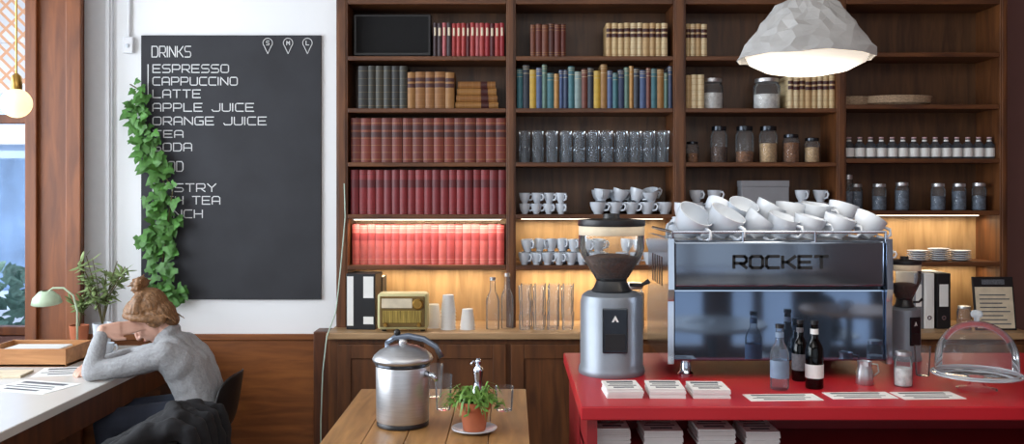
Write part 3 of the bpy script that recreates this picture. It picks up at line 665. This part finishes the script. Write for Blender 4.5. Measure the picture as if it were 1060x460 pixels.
for i,(p,rz) in enumerate(sp):
    if i==0: cp.location=p; cp.rotation_euler=rz; cp.scale=(scs[0],)*3; cp['label']=lb[0]; cp['group']='cups on top of the espresso machine'
    else: dup(cp,p,rz,lb[i],'cups on top of the espresso machine',scs[i])
# ---------------------------------------------------------------- grinder
def grinder(label,loc):
    t=thing('coffee_grinder',label,'coffee grinder',loc)
    MB().lathe([(0,0),(.112,0),(.115,.008),(.113,.02),(.108,.03),(.108,.245),(.102,.268),(.085,.28),(0,.28)],32,Mx=Matrix.Diagonal((1,1.05,1,1))).build('body','silver',t,True,angle=40)
    MB().lathe([(0,.278),(.066,.278),(.070,.285),(.062,.294),(.052,.318),(.056,.326),(0,.326)],28).build('collar','black',t,True,angle=40)
    MB().lathe([(.056,.326),(.080,.365),(.104,.405),(.113,.43),(.113,.475)],28).build('hopper','glass',t,True,angle=50)
    MB().lathe([(.1125,.475),(.1135,.476),(.1135,.506),(.1125,.507)],28).build('hopper_band','cream_label',t,True)
    MB().lathe([(0,.327),(.050,.328),(.074,.365),(.094,.398),(.05,.408),(0,.412)],24).build('beans','beans',t,True)
    MB().lathe([(0,.507),(.115,.507),(.117,.513),(.115,.528),(.03,.533),(.028,.548),(0,.55)],28).build('hopper_lid','black',t,True,angle=40)
    o=MB().box(-.042,.042,-.1165,-.09,.085,.235,.004).build('front_panel','body_dark',t)
    MB().box(-.034,.034,-.1175,-.1165,.095,.15,.001).build('rating_plate','black',o)
    MB().prism([(-.012,0),(0,.022),(.012,0),(.005,0),(0,.009),(-.005,0)],0,.001,Matrix(((1,0,0,0),(0,0,1,-.118),(0,1,0,.19),(0,0,0,1)))).build('emblem','paper',o)
    MB().tube([(.06,-.02,.305),(.10,-.03,.305),(.125,-.035,.32)],[.006,.006,.009],8).build('lever','black',t,True)
    return t
gr=grinder('big silver coffee grinder with a bean hopper left of the espresso machine',(X(633,3.17),3.17,CT))
dup(gr,(X(936,3.42),3.42,CT),(0,0,.3),'smaller coffee grinder standing right of the espresso machine',scale=(.52,.52,.70))
def at_counter(px,py): Y=.62*F/(py-200); return (X(px,Y),Y,CT)
bottle('drink_bottle','slim clear bottle with a pale blue label in front of the espresso machine',at_counter(807,403),.029,.205,'bottle_clear',labm='blue_label')
bottle('drink_bottle','dark bottle with a black cap standing furthest back of the three',at_counter(828,394),.026,.20,'dark_glass',labm='print')
bottle('drink_bottle','dark bottle with a white label nearest the milk pitcher',at_counter(843,402),.028,.215,'dark_glass',labm='paper',labz=(.16,.36))
mp=thing('milk_pitcher','small steel milk pitcher on the counter','pitcher',at_counter(895,398))
MB().lathe([(0,0),(.026,0),(.028,.004),(.026,.04),(.02,.06),(.023,.075),(.0215,.075),(.018,.06),(.024,.04),(.025,.006),(0,.006)],20).build('jug','steel',mp,True,angle=50)
MB().tube([(.02,0,.066),(.042,0,.064),(.046,0,.04),(.026,0,.022)],.003,8).build('handle','steel',mp,True); MB().prism([(-.012,-.018),(.012,-.018),(0,-.033)],.062,.076).build('spout','steel',mp)
jar('glass sugar dispenser with a steel lid right of the milk pitcher',at_counter(935,400),.028,.115,'sugar',.6)
t=tumbler_mesh('water_glass',.022,.027,.10,'glass'); tag(t,'clear water glass between the sugar dispenser and the cake stand','glass'); t.location=at_counter(955,389)
cs=thing('cake_stand','empty glass cake stand under a clear dome at the right','cake stand',at_counter(1011,404))
MB().lathe([(.055,0),(.060,.005),(.03,.010),(.018,.03),(.03,.042),(.11,.046),(.131,.049),(.132,.053)],36).build('stand_plate','dome',cs,True,angle=40)
MB().lathe([(.129,.049),(.134,.049),(.134,.054),(.129,.054)],36,closed=True).build('plate_rim','knob_glass',cs,True)
g=[(.120*math.cos(a),.055+.045+.118*math.sin(a)) for a in [PI/2*k/12 for k in range(13)]]
MB().lathe([(.122,.0545),(.121,.066)]+g,40).build('glass_dome','dome',cs,True)
MB().lathe([(.1195,.0545),(.1235,.0545),(.1235,.059),(.1195,.059)],36,closed=True).build('dome_rim','knob_glass',cs,True)
MB().lathe([(0,.216),(.008,.218),(.008,.226),(.016,.232),(.018,.241),(.014,.249),(0,.253)],18).build('dome_knob','knob_glass',cs,True)
# ---------------------------------------------------------------- pendant
PY=2.9; pz=Z(55,PY)
pd=thing('pendant_lamp','crumpled grey pendant lamp glowing above the espresso machine','pendant lamp',(X(835,PY),PY,pz))
seg=28; prof=[(.208,-.020),(.202,-.002),(.191,.020),(.177,.042),(.162,.064),(.146,.086),(.130,.108),(.114,.128),(.096,.148),(.07,.164),(.03,.176)]
bm=bmesh.new(); rings=[]
for i,(r,zz) in enumerate(prof):
    rings.append([bm.verts.new(((r+rnd.uniform(-.008,.007))*math.cos(2*PI*(k+.5*(i%2)+rnd.uniform(-.22,.22))/seg),(r+rnd.uniform(-.008,.007))*math.sin(2*PI*(k+.5*(i%2)+rnd.uniform(-.22,.22))/seg),zz+(rnd.uniform(-.008,.008) if i else rnd.uniform(-.004,.004)))) for k in range(seg)])
for i,(a,b) in enumerate(zip(rings,rings[1:])):
    for k in range(seg):
        j=(k+1)%seg
        if i%2==0: bm.faces.new((a[k],a[j],b[k])); bm.faces.new((a[j],b[j],b[k]))
        else: bm.faces.new((a[k],b[j],b[k])); bm.faces.new((a[k],a[j],b[j]))
q=MB(); q.bm.free(); q.bm=bm
so=q.build('shade','shade',pd); sm_=so.modifiers.new('thick','SOLIDIFY'); sm_.thickness=.003
MB().lathe([(.190,-.006),(.177,-.032),(.128,-.056),(.064,-.068),(0,-.071)],32).build('diffuser','glow_diff',pd,True)
MB().lathe([(0,.168),(.035,.168),(.03,.22),(.01,.24),(0,.24)],16).build('socket_cap','silver',pd,True); MB().tube([(0,0,.23),(0,0,3.4-pz)],.004,8).build('cord','black',pd)
L=bpy.data.lights.new('pendant_light','POINT'); L.energy=6; L.color=(1,.88,.72); L.shadow_soft_size=.1
lo=bpy.data.objects.new('pendant_light',L); C.objects.link(lo); lo.parent=pd; lo.location=(0,0,-.19)
gb=thing('globe_bulb_lamp','bare glowing globe bulb hanging beside the window','pendant lamp',(X(17,4.0),4.0,Z(107,4.0)))
MB().ell((0,0,0),.064,u=28,v=18).build('bulb','glow_bulb',gb,True); MB().lathe([(0,.058),(.022,.058),(.024,.073),(.02,.118),(.008,.13),(0,.13)],16).build('socket','brass',gb,True,angle=40)
MB().tube([(0,0,.125),(0,0,3.4-Z(107,4.0))],.004,8).build('cord','brass',gb)
# ---------------------------------------------------------------- desk
dk=thing('window_desk','long pale desk running along the window at the left','desk',(0,0,0))
DX0=XL+.02
MB().box(DX0,-1.75,2.4,4.94,.715,.75,.004).build('desk_top','desk',dk)
MB().box(-1.80,-1.765,2.4,4.94,.60,.715).build('apron','dark_wood',dk)
for y in (2.5,4.88):
    for x in (DX0+.06,-1.83): MB().box(x-.03,x+.03,y-.03,y+.03,0,.715,.004).build('leg','dark_wood',dk)
DZ=.75
tr=thing('wooden_tray','open wooden box tray on the desk at the left edge','tray',(-2.30,4.46,DZ),.0)
MB().box(-.2,.2,-.14,.14,0,.012).build('bottom','tray_wood',tr)
for a in ((-.2,.2,-.14,-.128),(-.2,.2,.128,.14),(-.2,-.188,-.128,.128),(.188,.2,-.128,.128)): MB().box(*a,.0,.085,.002).build('side','tray_wood',tr)
MB().box(-.15,.12,-.1,.1,.012,.07,.004).build('folded_napkins','paper',tr)
leaflets('paper_sheet','sheet of paper lying under the reading person',-2.02,4.22,DZ,.3,.21,1,.2,'papers on the desk')
leaflets('paper_sheet','sheet of paper lying nearest the camera on the desk',-2.02,3.88,DZ,.3,.21,1,-.3,'papers on the desk')
nb=thing('notebook','thin pale notebook on the desk in front of the tray','notebook',(-2.28,4.12,DZ),.1); MB().box(-.1,.1,-.07,.07,0,.012,.002).build('cover','cream_label',nb); MB().box(-.097,.1,-.068,.068,.0035,.009).build('pages','page',nb)
c_=cup_proto(.036,.065,'white cup on the desk behind the papers','desk cups'); c_.location=(-2.04,4.62,DZ)
dl=thing('desk_lamp','small pale green enamel desk lamp with a gooseneck','desk lamp',(X(80,4.66),4.66,DZ))
MB().lathe([(0,0),(.05,0),(.052,.008),(.016,.016),(.006,.024),(0,.024)],24).build('base','green_enamel',dl,True,angle=40)
MB().tube([(0,0,.02),(0,0,.22),(-.015,-.01,.30),(-.06,-.02,.34),(-.11,-.03,.34),(-.13,-.04,.32)],.005,10).build('gooseneck','green_enamel',dl,True)
Ml=Matrix.Translation((-.135,-.04,.265))@Matrix.Rotation(.15,4,'X')@Matrix.Scale(.85,4)
MB().lathe([(.02,.075),(.04,.07),(.075,.035),(.085,0),(.082,0),(.072,.033),(.038,.066),(.02,.07)],28,Mx=Ml).build('shade','green_enamel',dl,True); MB().ell((0,0,.012),.03,Ml).build('bulb','glow_bulb',dl,True)
LF=[(0,0),(.22,.25),(.26,.5),(.14,.8),(0,1),(-.14,.8),(-.26,.5),(-.22,.25)]
LT=[(0,0),(.13,.25),(.15,.5),(.09,.8),(0,1),(-.09,.8),(-.15,.5),(-.13,.25)]
def plant(label,loc,potm,pr,ph,hh,n,spread,lm,size,bend=0):
    t=thing('potted_plant',label,'plant',loc)
    MB().lathe([(0,0),(pr*.75,0),(pr,ph),(pr*.9,ph),(pr*.85,ph*.9),(0,ph*.9)],20).build('pot',potm,t,True,angle=40); MB().lathe([(0,ph*.915),(pr*.84,ph*.9)],16).build('soil','soil',t)
    s=MB(); f=MB()
    for i in range(n):
        a=rnd.uniform(0,2*PI); e=Vector((spread*math.cos(a)*rnd.uniform(.3,1)+bend,spread*math.sin(a)*rnd.uniform(.3,.8),ph+hh*rnd.uniform(.6,1)))
        p0=Vector((0,0,ph*.9)); p1=Vector((e.x*.3,e.y*.3,ph+hh*.4)); s.tube([p0,p1,e],.0025,5)
        for k in range(13):
            u=rnd.uniform(.35,1); p=p0.lerp(p1,u*2) if u<.5 else p1.lerp(e,(u-.5)*2)
            f.leaf(p,(rnd.uniform(-1,1),rnd.uniform(-1,1),rnd.uniform(-.3,.9)),(rnd.uniform(-.3,.3),-.5,1),size*rnd.uniform(.7,1.2),LT)
    s.build('stem','stem',t); f.build('foliage',lm,t); return t
plant('low leafy plant in a terracotta pot behind the desk lamp',(X(82,4.86),4.86,DZ),'terracotta',.05,.12,.22,7,.08,'leaf_dusty',.055)
plant('tall pale green plant in a white pot beside the reading person',(X(106,4.80),4.80,DZ),'porcelain',.05,.14,.36,12,.15,'leaf_dusty',.065)
# ---------------------------------------------------------------- chairs
def chair(label,loc,rz,top=.77):
    t=thing('shell_chair',label,'chair',loc,rz)
    prof=[(.23,.435),(.2,.452),(.1,.447),(-.05,.44),(-.15,.45),(-.2,.50),(-.225,.58),(-.24,.68),(-.255,top)]
    bm=bmesh.new(); rows=[]
    for i,(x,zz) in enumerate(prof):
        hw=.215 if i<5 else .215-.012*(i-4)
        rows.append([bm.verts.new((x+(.05*(k/5)**2 if i>4 else 0),hw*k/5,zz+(.03*(k/5)**4 if i<5 else -.05*(k/5)**4*(i>6)))) for k in range(-5,6)])
    for a,b in zip(rows,rows[1:]):
        for k in range(10): bm.faces.new((a[k],a[k+1],b[k+1],b[k]))
    q=MB(); q.bm.free(); q.bm=bm; o=q.build('shell','black',t,True)
    m_=o.modifiers.new('t','SOLIDIFY'); m_.thickness=.012; m_.offset=-1; m_=o.modifiers.new('s','SUBSURF'); m_.levels=1; m_.render_levels=1
    for sx in (-1,1):
        for sy in (-1,1): MB().tube([(sx*.12,sy*.12,.43),(sx*.21,sy*.2,0)],[.013,.010],8).build('leg','black',t)
    return t
ch0=chair('black plastic shell chair under the person at the desk',(-1.49,4.2,0),PI,.76)
chair('black shell chair under the draped dark coat',(-1.44,3.5,0),PI,.68)
# unseen tables and chairs added to break up reflections in the espresso machine
def unseen_cafe_table(label,loc,top):
    t=thing('unseen_cafe_table',label,'table',loc,0,'unseen cafe tables added for reflections')
    MB().lathe([(0,.70),(.34,.70),(.35,.71),(.35,.73),(0,.73)],36).build('table_top',top,t,True,angle=40)
    MB().lathe([(.03,.02),(.025,.05),(.025,.70)],16).build('pedestal','black',t,True); MB().lathe([(0,0),(.22,0),(.22,.012),(.04,.03),(0,.03)],28).build('base','black',t,True,angle=40)
    return t
unseen_cafe_table('unseen round white cafe table added for the espresso machine reflections',(1.30,.15,0),'desk')
unseen_cafe_table('unseen round wooden cafe table added for reflections beside the right wall',(2.45,-.55,0),'tray_wood')
dup(ch0,(.80,.0,0),(0,0,.2),'unseen black shell chair added for reflections left of the white cafe table')
dup(ch0,(1.85,.05,0),(0,0,PI-.2),'unseen black shell chair added for reflections right of the white cafe table')
dup(ch0,(2.45,-1.1,0),(0,0,PI/2),'unseen black shell chair added for reflections at the wooden cafe table')
leaflets('menu_sheet','unseen white menu sheet added for reflections on the white cafe table',1.22,.12,.73,.2,.28,1,.3,'unseen sheets added on cafe tables')
c_=cup_proto(.04,.065,'unseen white cup added for reflections on the wooden cafe table','unseen cups added on cafe tables','tea_cup'); c_.location=(2.40,-.5,.73)
ct_=thing('dark_coat','black winter coat draped over the nearer chair','coat',(-1.44,3.5,0))
g=MB()
for yy,k in ((-.17,0),(-.08,.012),(0,0),(.08,.01),(.17,-.01)):
    g.limb([(-.26,yy,.47),(-.2,yy,.51+k),(-.06,yy,.59),(.09,yy,.66+k),(.2,yy,.71+k),(.265,yy,.70),(.29,yy,.62),(.30,yy,.48),(.30,yy,.34)],[.035,.042,.05,.05,.042,.034,.028,.025,.022])
g.limb([(.12,-.18,.69),(.02,-.25,.62),(-.08,-.25,.52),(-.14,-.24,.40)],[.05,.048,.042,.04]); g.limb([(.2,-.1,.735),(.15,.0,.74),(.2,.1,.735)],[.03,.034,.03])
remesh(g,'coat_body','coat',ct_,.010,3,.03,.07)
# ---------------------------------------------------------------- person
PYc=4.2
pn=thing('person','person in a grey knit jumper reading at the desk, head on hand','person',(0,0,0))
def P(x,dy,z): return Vector((x,PYc+dy,z))
hc=P(-1.650,-.01,1.005); fv=Vector((-.71,-.06,-.70)).normalized(); uv=(Vector((0,0,1))-fv*fv.z).normalized(); rv=fv.cross(uv)
H=Matrix(((rv.x,fv.x,uv.x,hc.x),(rv.y,fv.y,uv.y,hc.y),(rv.z,fv.z,uv.z,hc.z),(0,0,0,1)))
HL=lambda x,y,z: H@Vector((x,y,z))
b=MB()
b.ell((0,-.015,.03),(.073,.09,.082),H); b.ell((0,.03,-.03),(.058,.06,.08),H); b.ell((0,.052,-.092),(.027,.024,.022),H); b.ell((0,.03,-.075),(.045,.045,.03),H)
b.ell((0,.078,.022),(.046,.016,.012),H); b.ell((0,.086,-.062),(.021,.009,.010),H)
b.limb([HL(0,.088,.008),HL(0,.104,-.022),HL(0,.106,-.034)],[.008,.010,.012]); 
for s in (-1,1): b.ell((s*.072,-.004,-.012),(.010,.018,.028),H); b.ell((s*.034,.062,-.03),(.022,.022,.022),H); b.limb([HL(s*.004,.1,-.036),HL(s*.012,.092,-.036)],[.008,.007])
b.limb([P(-1.535,0,.872),P(-1.575,0,.915),HL(0,-.035,-.05)],[.056,.046,.043])
for sy in (-.065,0,.065): b.limb([P(-1.43,sy,.575),P(-1.435,sy*.8,.66),P(-1.475,sy,.775),P(-1.535,sy,.855)],[.082,.068,.078,.05])
nsh,nel,nwr=P(-1.545,-.145,.857),P(-1.832,-.205,.792),P(-1.808,-.150,.965)
fsh,fel,fwr=P(-1.545,.145,.857),P(-1.82,.20,.792),P(-1.905,.02,.787)
b.limb([nsh,nel,nwr],[.039,.029,.022]); b.limb([fsh,fel,fwr],[.039,.029,.022])
def hand(wr,d,side,nrm,curl,thumb):
    d=d.normalized(); side=(side-d*side.dot(d)).normalized()
    pal=wr+d*.05
    for k in (-1,-.33,.33,1): b.limb([wr+side*.008*k,pal+side*.022*k+d*.02],[.017,.013])
    for k,L_ in ((-1,.062),(-.33,.074),(.33,.078),(1,.068)):
        r0=pal+side*.024*k+d*.022; r1=r0+d*L_*.5+nrm*curl*.3*L_; r2=r1+d*L_*.3+nrm*curl*.6*L_; r3=r2+d*L_*.2+nrm*curl*.7*L_
        b.limb([r0,r1,r2,r3],[.0095,.0085,.008,.0065])
    t0=wr+d*.02+side*.02*thumb; t1=t0+d*.025+side*.028*thumb+nrm*.008; t2=t1+d*.03+side*.008*thumb+nrm*.01
    b.limb([t0,t1,t2],[.014,.0105,.008])
ns = 1 if HL(.08,0,0).y < HL(-.08,0,0).y else -1
tn=HL(ns*.086,.078,.022); hd=tn-nwr; hand(nwr,hd,Vector((.75,0,-.6)),(hc-tn).normalized(),.35,1)
hand(fwr,Vector((-.2,-.97,-.06)),Vector((.97,-.2,0)),Vector((0,0,-1)),.22,1)
for sy in (-.085,.085):
    b.limb([P(-1.43,sy,.555),P(-1.80,sy*1.1,.535),P(-1.76,sy*1.1,.11)],[.07,.055,.038]); b.limb([P(-1.75,sy*1.1,.05),P(-1.90,sy*1.2,.035)],[.04,.032])
bo=remesh(b,'body','skin',pn,.0045,3)
g=MB()
for sy in (-.062,0,.062): g.limb([P(-1.42,sy,.54),P(-1.42,sy,.60),P(-1.43,sy*.9,.67),P(-1.475,sy*1.05,.775),P(-1.535,sy*1.05,.857)],[.098,.095,.091,.094,.068])
for s,el,wr in ((-1,nel,nwr),(1,fel,fwr)):
    sh=P(-1.54,.14*s,.852); mid=sh.lerp(el,.5)+Vector((0,0,-.012)); g.limb([sh,mid,el,el.lerp(wr,.5),el.lerp(wr,.86)],[.061,.052,.041,.037,.031]); g.limb([P(-1.49,.10*s,.80),sh],[.082,.061])
for a in range(12):
    an=2*PI*a/12; c_0=P(-1.58,0,.915)+Vector((.038*math.cos(an)*.85,.046*math.sin(an),.036*math.cos(an))); g.ell(c_0,(.028,.028,.026))
g.limb([P(-1.53,0,.87),P(-1.57,0,.902)],[.066,.057])
remesh(g,'jumper','knit',pn,.006,9,.008,.05)
g=MB()
for sy in (-.085,.085): g.limb([P(-1.42,sy,.56),P(-1.80,sy*1.1,.535),P(-1.76,sy*1.1,.16)],[.092,.07,.055])
g.limb([P(-1.41,-.07,.555),P(-1.41,.07,.555)],[.096,.096]); remesh(g,'trousers','denim',pn,.008,2)
for sy in (-.1,.1):
    g=MB().limb([P(-1.745,sy,.06),P(-1.82,sy*1.05,.052),P(-1.92,sy*1.12,.042)],[.05,.045,.04]); remesh(g,'shoe','black',pn,.007,2)
g=MB()
g.ell((0,-.03,.04),(.080,.088,.082),H); g.ell((0,.02,.070),(.072,.062,.047),H); g.ell((0,-.055,-.02),(.066,.055,.068),H); g.ell((0,-.058,-.065),(.05,.036,.045),H)
for s in (-1,1): g.limb([HL(s*.045,.06,.075),HL(s*.073,.035,.04),HL(s*.078,.0,.0),HL(s*.062,-.045,-.05)],[.016,.016,.018,.024]); g.ell((s*.058,-.02,-.02),(.026,.04,.045),H)
bc_=Vector((0,-.070,.140))
for k in range(18):   # combed locks
    a=-1.9+3.8*k/17; p0=Vector((.080*math.sin(a),.05*math.cos(a)+.01,.05+.045*math.cos(a))); p1=Vector((.077*math.sin(a),-.03,.082+.03*math.cos(a)))
    g.limb([H@p0,H@p1,H@Vector((.045*math.sin(a),-.068,.096))],[.008,.009,.009])
g.ell(tuple(bc_),(.038,.036,.032),H)
for k in range(10):   # round bun of coiled strands
    a=2*PI*k/10; g.ell((bc_.x+.026*math.cos(a),bc_.y+.024*math.sin(a),bc_.z+.010*math.sin(a*2)),(.019,.018,.019),H)
for k in range(16):
    a=rnd.uniform(0,2*PI); e=rnd.uniform(-.5,1.2); q=bc_+Vector((.038*math.cos(a)*math.cos(e),.036*math.sin(a)*math.cos(e),.032*math.sin(e))); q2=q+(q-bc_).normalized()*rnd.uniform(.006,.016)+Vector((.012*math.sin(a),-.012*math.cos(a),0)); g.limb([H@q,H@q2],[.005,.0035])
for s in (-1,1):
    for k in range(3): g.limb([HL(s*(.05+.01*k),-.07,-.04),HL(s*(.052+.008*k),-.082,-.085-.01*k)],[.005,.003])
remesh(g,'hair','hair',pn,.004,2,.006,.010)
for s in (-1,1):
    MB().ell((s*.028,.083,.002),(.013,.006,.006),H).build('eye','eye',bo,True)
    MB().limb([HL(s*.014,.094,.024),HL(s*.03,.092,.028),HL(s*.046,.08,.022)],[.003,.0035,.002]).build('eyebrow','hair',bo,True)
MB().ell((0,.094,-.062),(.019,.005,.006),H).build('lips','lip',bo,True)
# ---------------------------------------------------------------- wooden table + things
TZ=.75; tx0,tx1=-.63,.06
tb=thing('side_table','plank topped wooden table in front of the cabinet','table',(0,0,0))
g=MB(); n=5; wd=(tx1-tx0)/n
for k in range(n): g.box(tx0+k*wd,tx0+(k+1)*wd-.002,2.7,3.84,TZ-.03,TZ,.003)
g.build('table_top','table_wood',tb)
MB().box(tx0+.05,tx1-.05,2.76,2.78,TZ-.12,TZ-.03).build('apron','cab_wood',tb); MB().box(tx0+.05,tx1-.05,3.76,3.78,TZ-.12,TZ-.03).build('apron','cab_wood',tb)
for x in (tx0+.06,tx1-.06):
    for y in (2.77,3.77): MB().box(x-.025,x+.025,y-.025,y+.025,0,TZ-.03,.003).build('leg','cab_wood',tb)
def at_table(px,py): Y=.82*F/(py-200); return (X(px,Y),Y,TZ)
jc=thing('citrus_juicer','brushed steel citrus juicer with a press arm on the wooden table','juicer',at_table(417,440))
MB().lathe([(0,0),(.088,0),(.092,.004),(.092,.014),(.089,.018),(0,.018)],36).build('base_ring','black',jc,True,angle=40)
MB().lathe([(0,.018),(.091,.018),(.093,.024),(.095,.205),(.092,.212),(0,.212)],36).build('body','steel',jc,True,angle=40)
MB().lathe([(0,.212),(.096,.212),(.098,.216),(.096,.222),(0,.222)],36).build('band','body_dark',jc,True,angle=40)
MB().lathe([(.094,.222),(.105,.228),(.107,.236),(.102,.246),(.085,.262),(.058,.276),(.03,.284),(0,.287)],36).build('domed_lid','steel',jc,True,angle=50)
MB().lathe([(0,.280),(.016,.280),(.014,.304),(0,.306)],16).build('spindle','steel',jc,True)
MB().tube([(-.055,.0,.290),(-.03,0,.308),(.02,0,.314),(.075,-.006,.304),(.118,-.010,.278),(.138,-.012,.240)],[.009,.010,.011,.011,.010,.010],12).build('press_arm','blue_grey',jc,True)
MB().tube([(-.055,0,.245),(-.055,0,.293)],[.008,.009],10).build('arm_post','blue_grey',jc,True)
MB().ell((-.02,0,.326),(.012,.012,.013)).build('arm_knob','black',jc,True)
MB().tube([(.08,-.04,.19),(.112,-.055,.185),(.122,-.06,.165)],[.012,.010,.010],10).build('spout','chrome',jc,True)
t=tumbler_mesh('juice_glass',.027,.034,.13,'glass'); t.location=at_table(459,424); tag(t,'clear glass just right of the juicer, nearest','glass','glasses by the juicer')
t=tumbler_mesh('juice_glass',.027,.034,.13,'glass'); t.location=at_table(450,411); tag(t,'clear glass partly hidden behind the juicer','glass','glasses by the juicer')
t=tumbler_mesh('juice_glass',.03,.036,.09,'glass'); t.location=at_table(522,425); tag(t,'short clear glass at the right edge of the wooden table','glass')
pm=thing('steel_dispenser','small shiny steel dispenser behind the potted plant','dispenser',at_table(495,408))
MB().lathe([(0,0),(.03,0),(.031,.01),(.02,.03),(.016,.06),(.022,.09),(.02,.105),(.009,.115),(.014,.13),(.008,.145),(0,.147)],20).build('body','chrome',pm,True); MB().tube([(.0,0,.12),(-.02,-.01,.135),(-.03,-.015,.12)],.005,8).build('spout','chrome',pm,True)
lc=at_table(491,447)
sc=MB().lathe([(0,0),(.05,0),(.078,.012),(.078,.016),(.05,.006),(0,.006)],28).build('plant_saucer','porcelain',None,True,angle=40); sc.location=lc; tag(sc,'white saucer under the terracotta pot','saucer')
pp=thing('potted_herb','green plant with thin trailing leaves in a terracotta pot','plant',(lc[0],lc[1],lc[2]+.0065))
MB().lathe([(0,0),(.038,0),(.05,.075),(.056,.075),(.058,.1),(.052,.1),(.048,.088),(0,.088)],24).build('pot','terracotta',pp,True,angle=40); MB().lathe([(0,.092),(.048,.089)],16).build('soil','soil',pp)
g=MB(); sm=MB()
for i in range(24):
    a=rnd.uniform(0,2*PI); r=rnd.uniform(.05,.13); d=Vector((math.cos(a),math.sin(a),0)); top=rnd.uniform(.015,.05)
    q=[Vector((0,0,.088))+d*.02,Vector((0,0,.09+top))+d*r*.55,Vector((0,0,.09+top*.7-max(0,r-.06)*1.0))+d*r]
    sm.tube(q,.0015,5)
    for k in range(6):
        u=rnd.uniform(.2,1); p=q[0].lerp(q[1],u*2) if u<.5 else q[1].lerp(q[2],(u-.5)*2)
        g.leaf(p,d*.6+Vector((rnd.uniform(-1,1),rnd.uniform(-1,1),rnd.uniform(-.6,.6))),(rnd.uniform(-.4,.4),-.4,1),rnd.uniform(.018,.030),LF)
for i in range(44):
    a=rnd.uniform(0,2*PI); r=rnd.uniform(.06,.14); hgt=rnd.uniform(.015,.07); d=Vector((math.cos(a),math.sin(a),0)); s=d.cross(Vector((0,0,1)))
    p=[Vector((0,0,.09))+d*.02, Vector((0,0,.09+hgt))+d*r*.5, Vector((0,0,.09+hgt*.7))+d*r*.85, Vector((0,0,.09+hgt*.7-rnd.uniform(.02,.05)))+d*r]
    ww=[.003,.0042,.0035,.0006]; L_=[g.bm.verts.new(q+s*w_) for q,w_ in zip(p,ww)]; R_=[g.bm.verts.new(q-s*w_) for q,w_ in zip(p,ww)]
    for k in range(3): g.bm.faces.new((L_[k],L_[k+1],R_[k+1],R_[k]))
sm.build('stem','leaf_lt',pp); g.build('foliage','leaf_lt',pp)
# ---------------------------------------------------------------- light, world, camera
def area(name,loc,rot,sx,sy,e,col):
    L=bpy.data.lights.new(name,'AREA'); L.shape='RECTANGLE'; L.size=sx; L.size_y=sy; L.energy=e; L.color=col
    o=bpy.data.objects.new(name,L); C.objects.link(o); o.location=loc; o.rotation_euler=rot; return o
area('window_daylight',(XL-.35,2.6,1.95),(0,-PI/2,0),2.0,4.0,225,(.91,.955,1))
area('room_fill',(.2,1.2,3.3),(math.radians(30),0,0),4.4,2.2,74,(1,.965,.92))  # unseen fill added to brighten the room, tipped toward the back wall
L=bpy.data.lights.new('sun','SUN'); L.energy=3.2; L.angle=.05; L.color=(1,.97,.92); o=bpy.data.objects.new('sun',L); C.objects.link(o); o.rotation_euler=(math.radians(52),0,math.radians(12))
w=bpy.data.worlds.new('world'); bpy.context.scene.world=w; w.use_nodes=True
bg=w.node_tree.nodes['Background']; bg.inputs[0].default_value=(.80,.89,1,1); bg.inputs[1].default_value=1.05
cd=bpy.data.cameras.new('camera'); cam=bpy.data.objects.new('camera',cd); C.objects.link(cam)
cam.location=(0,0,ZE); cam.rotation_euler=(PI/2,0,0); cd.sensor_width=36; cd.lens=36*F/1060; cd.shift_y=-30/1060
bpy.context.scene.camera=cam
bpy.context.scene.view_settings.view_transform='Standard'
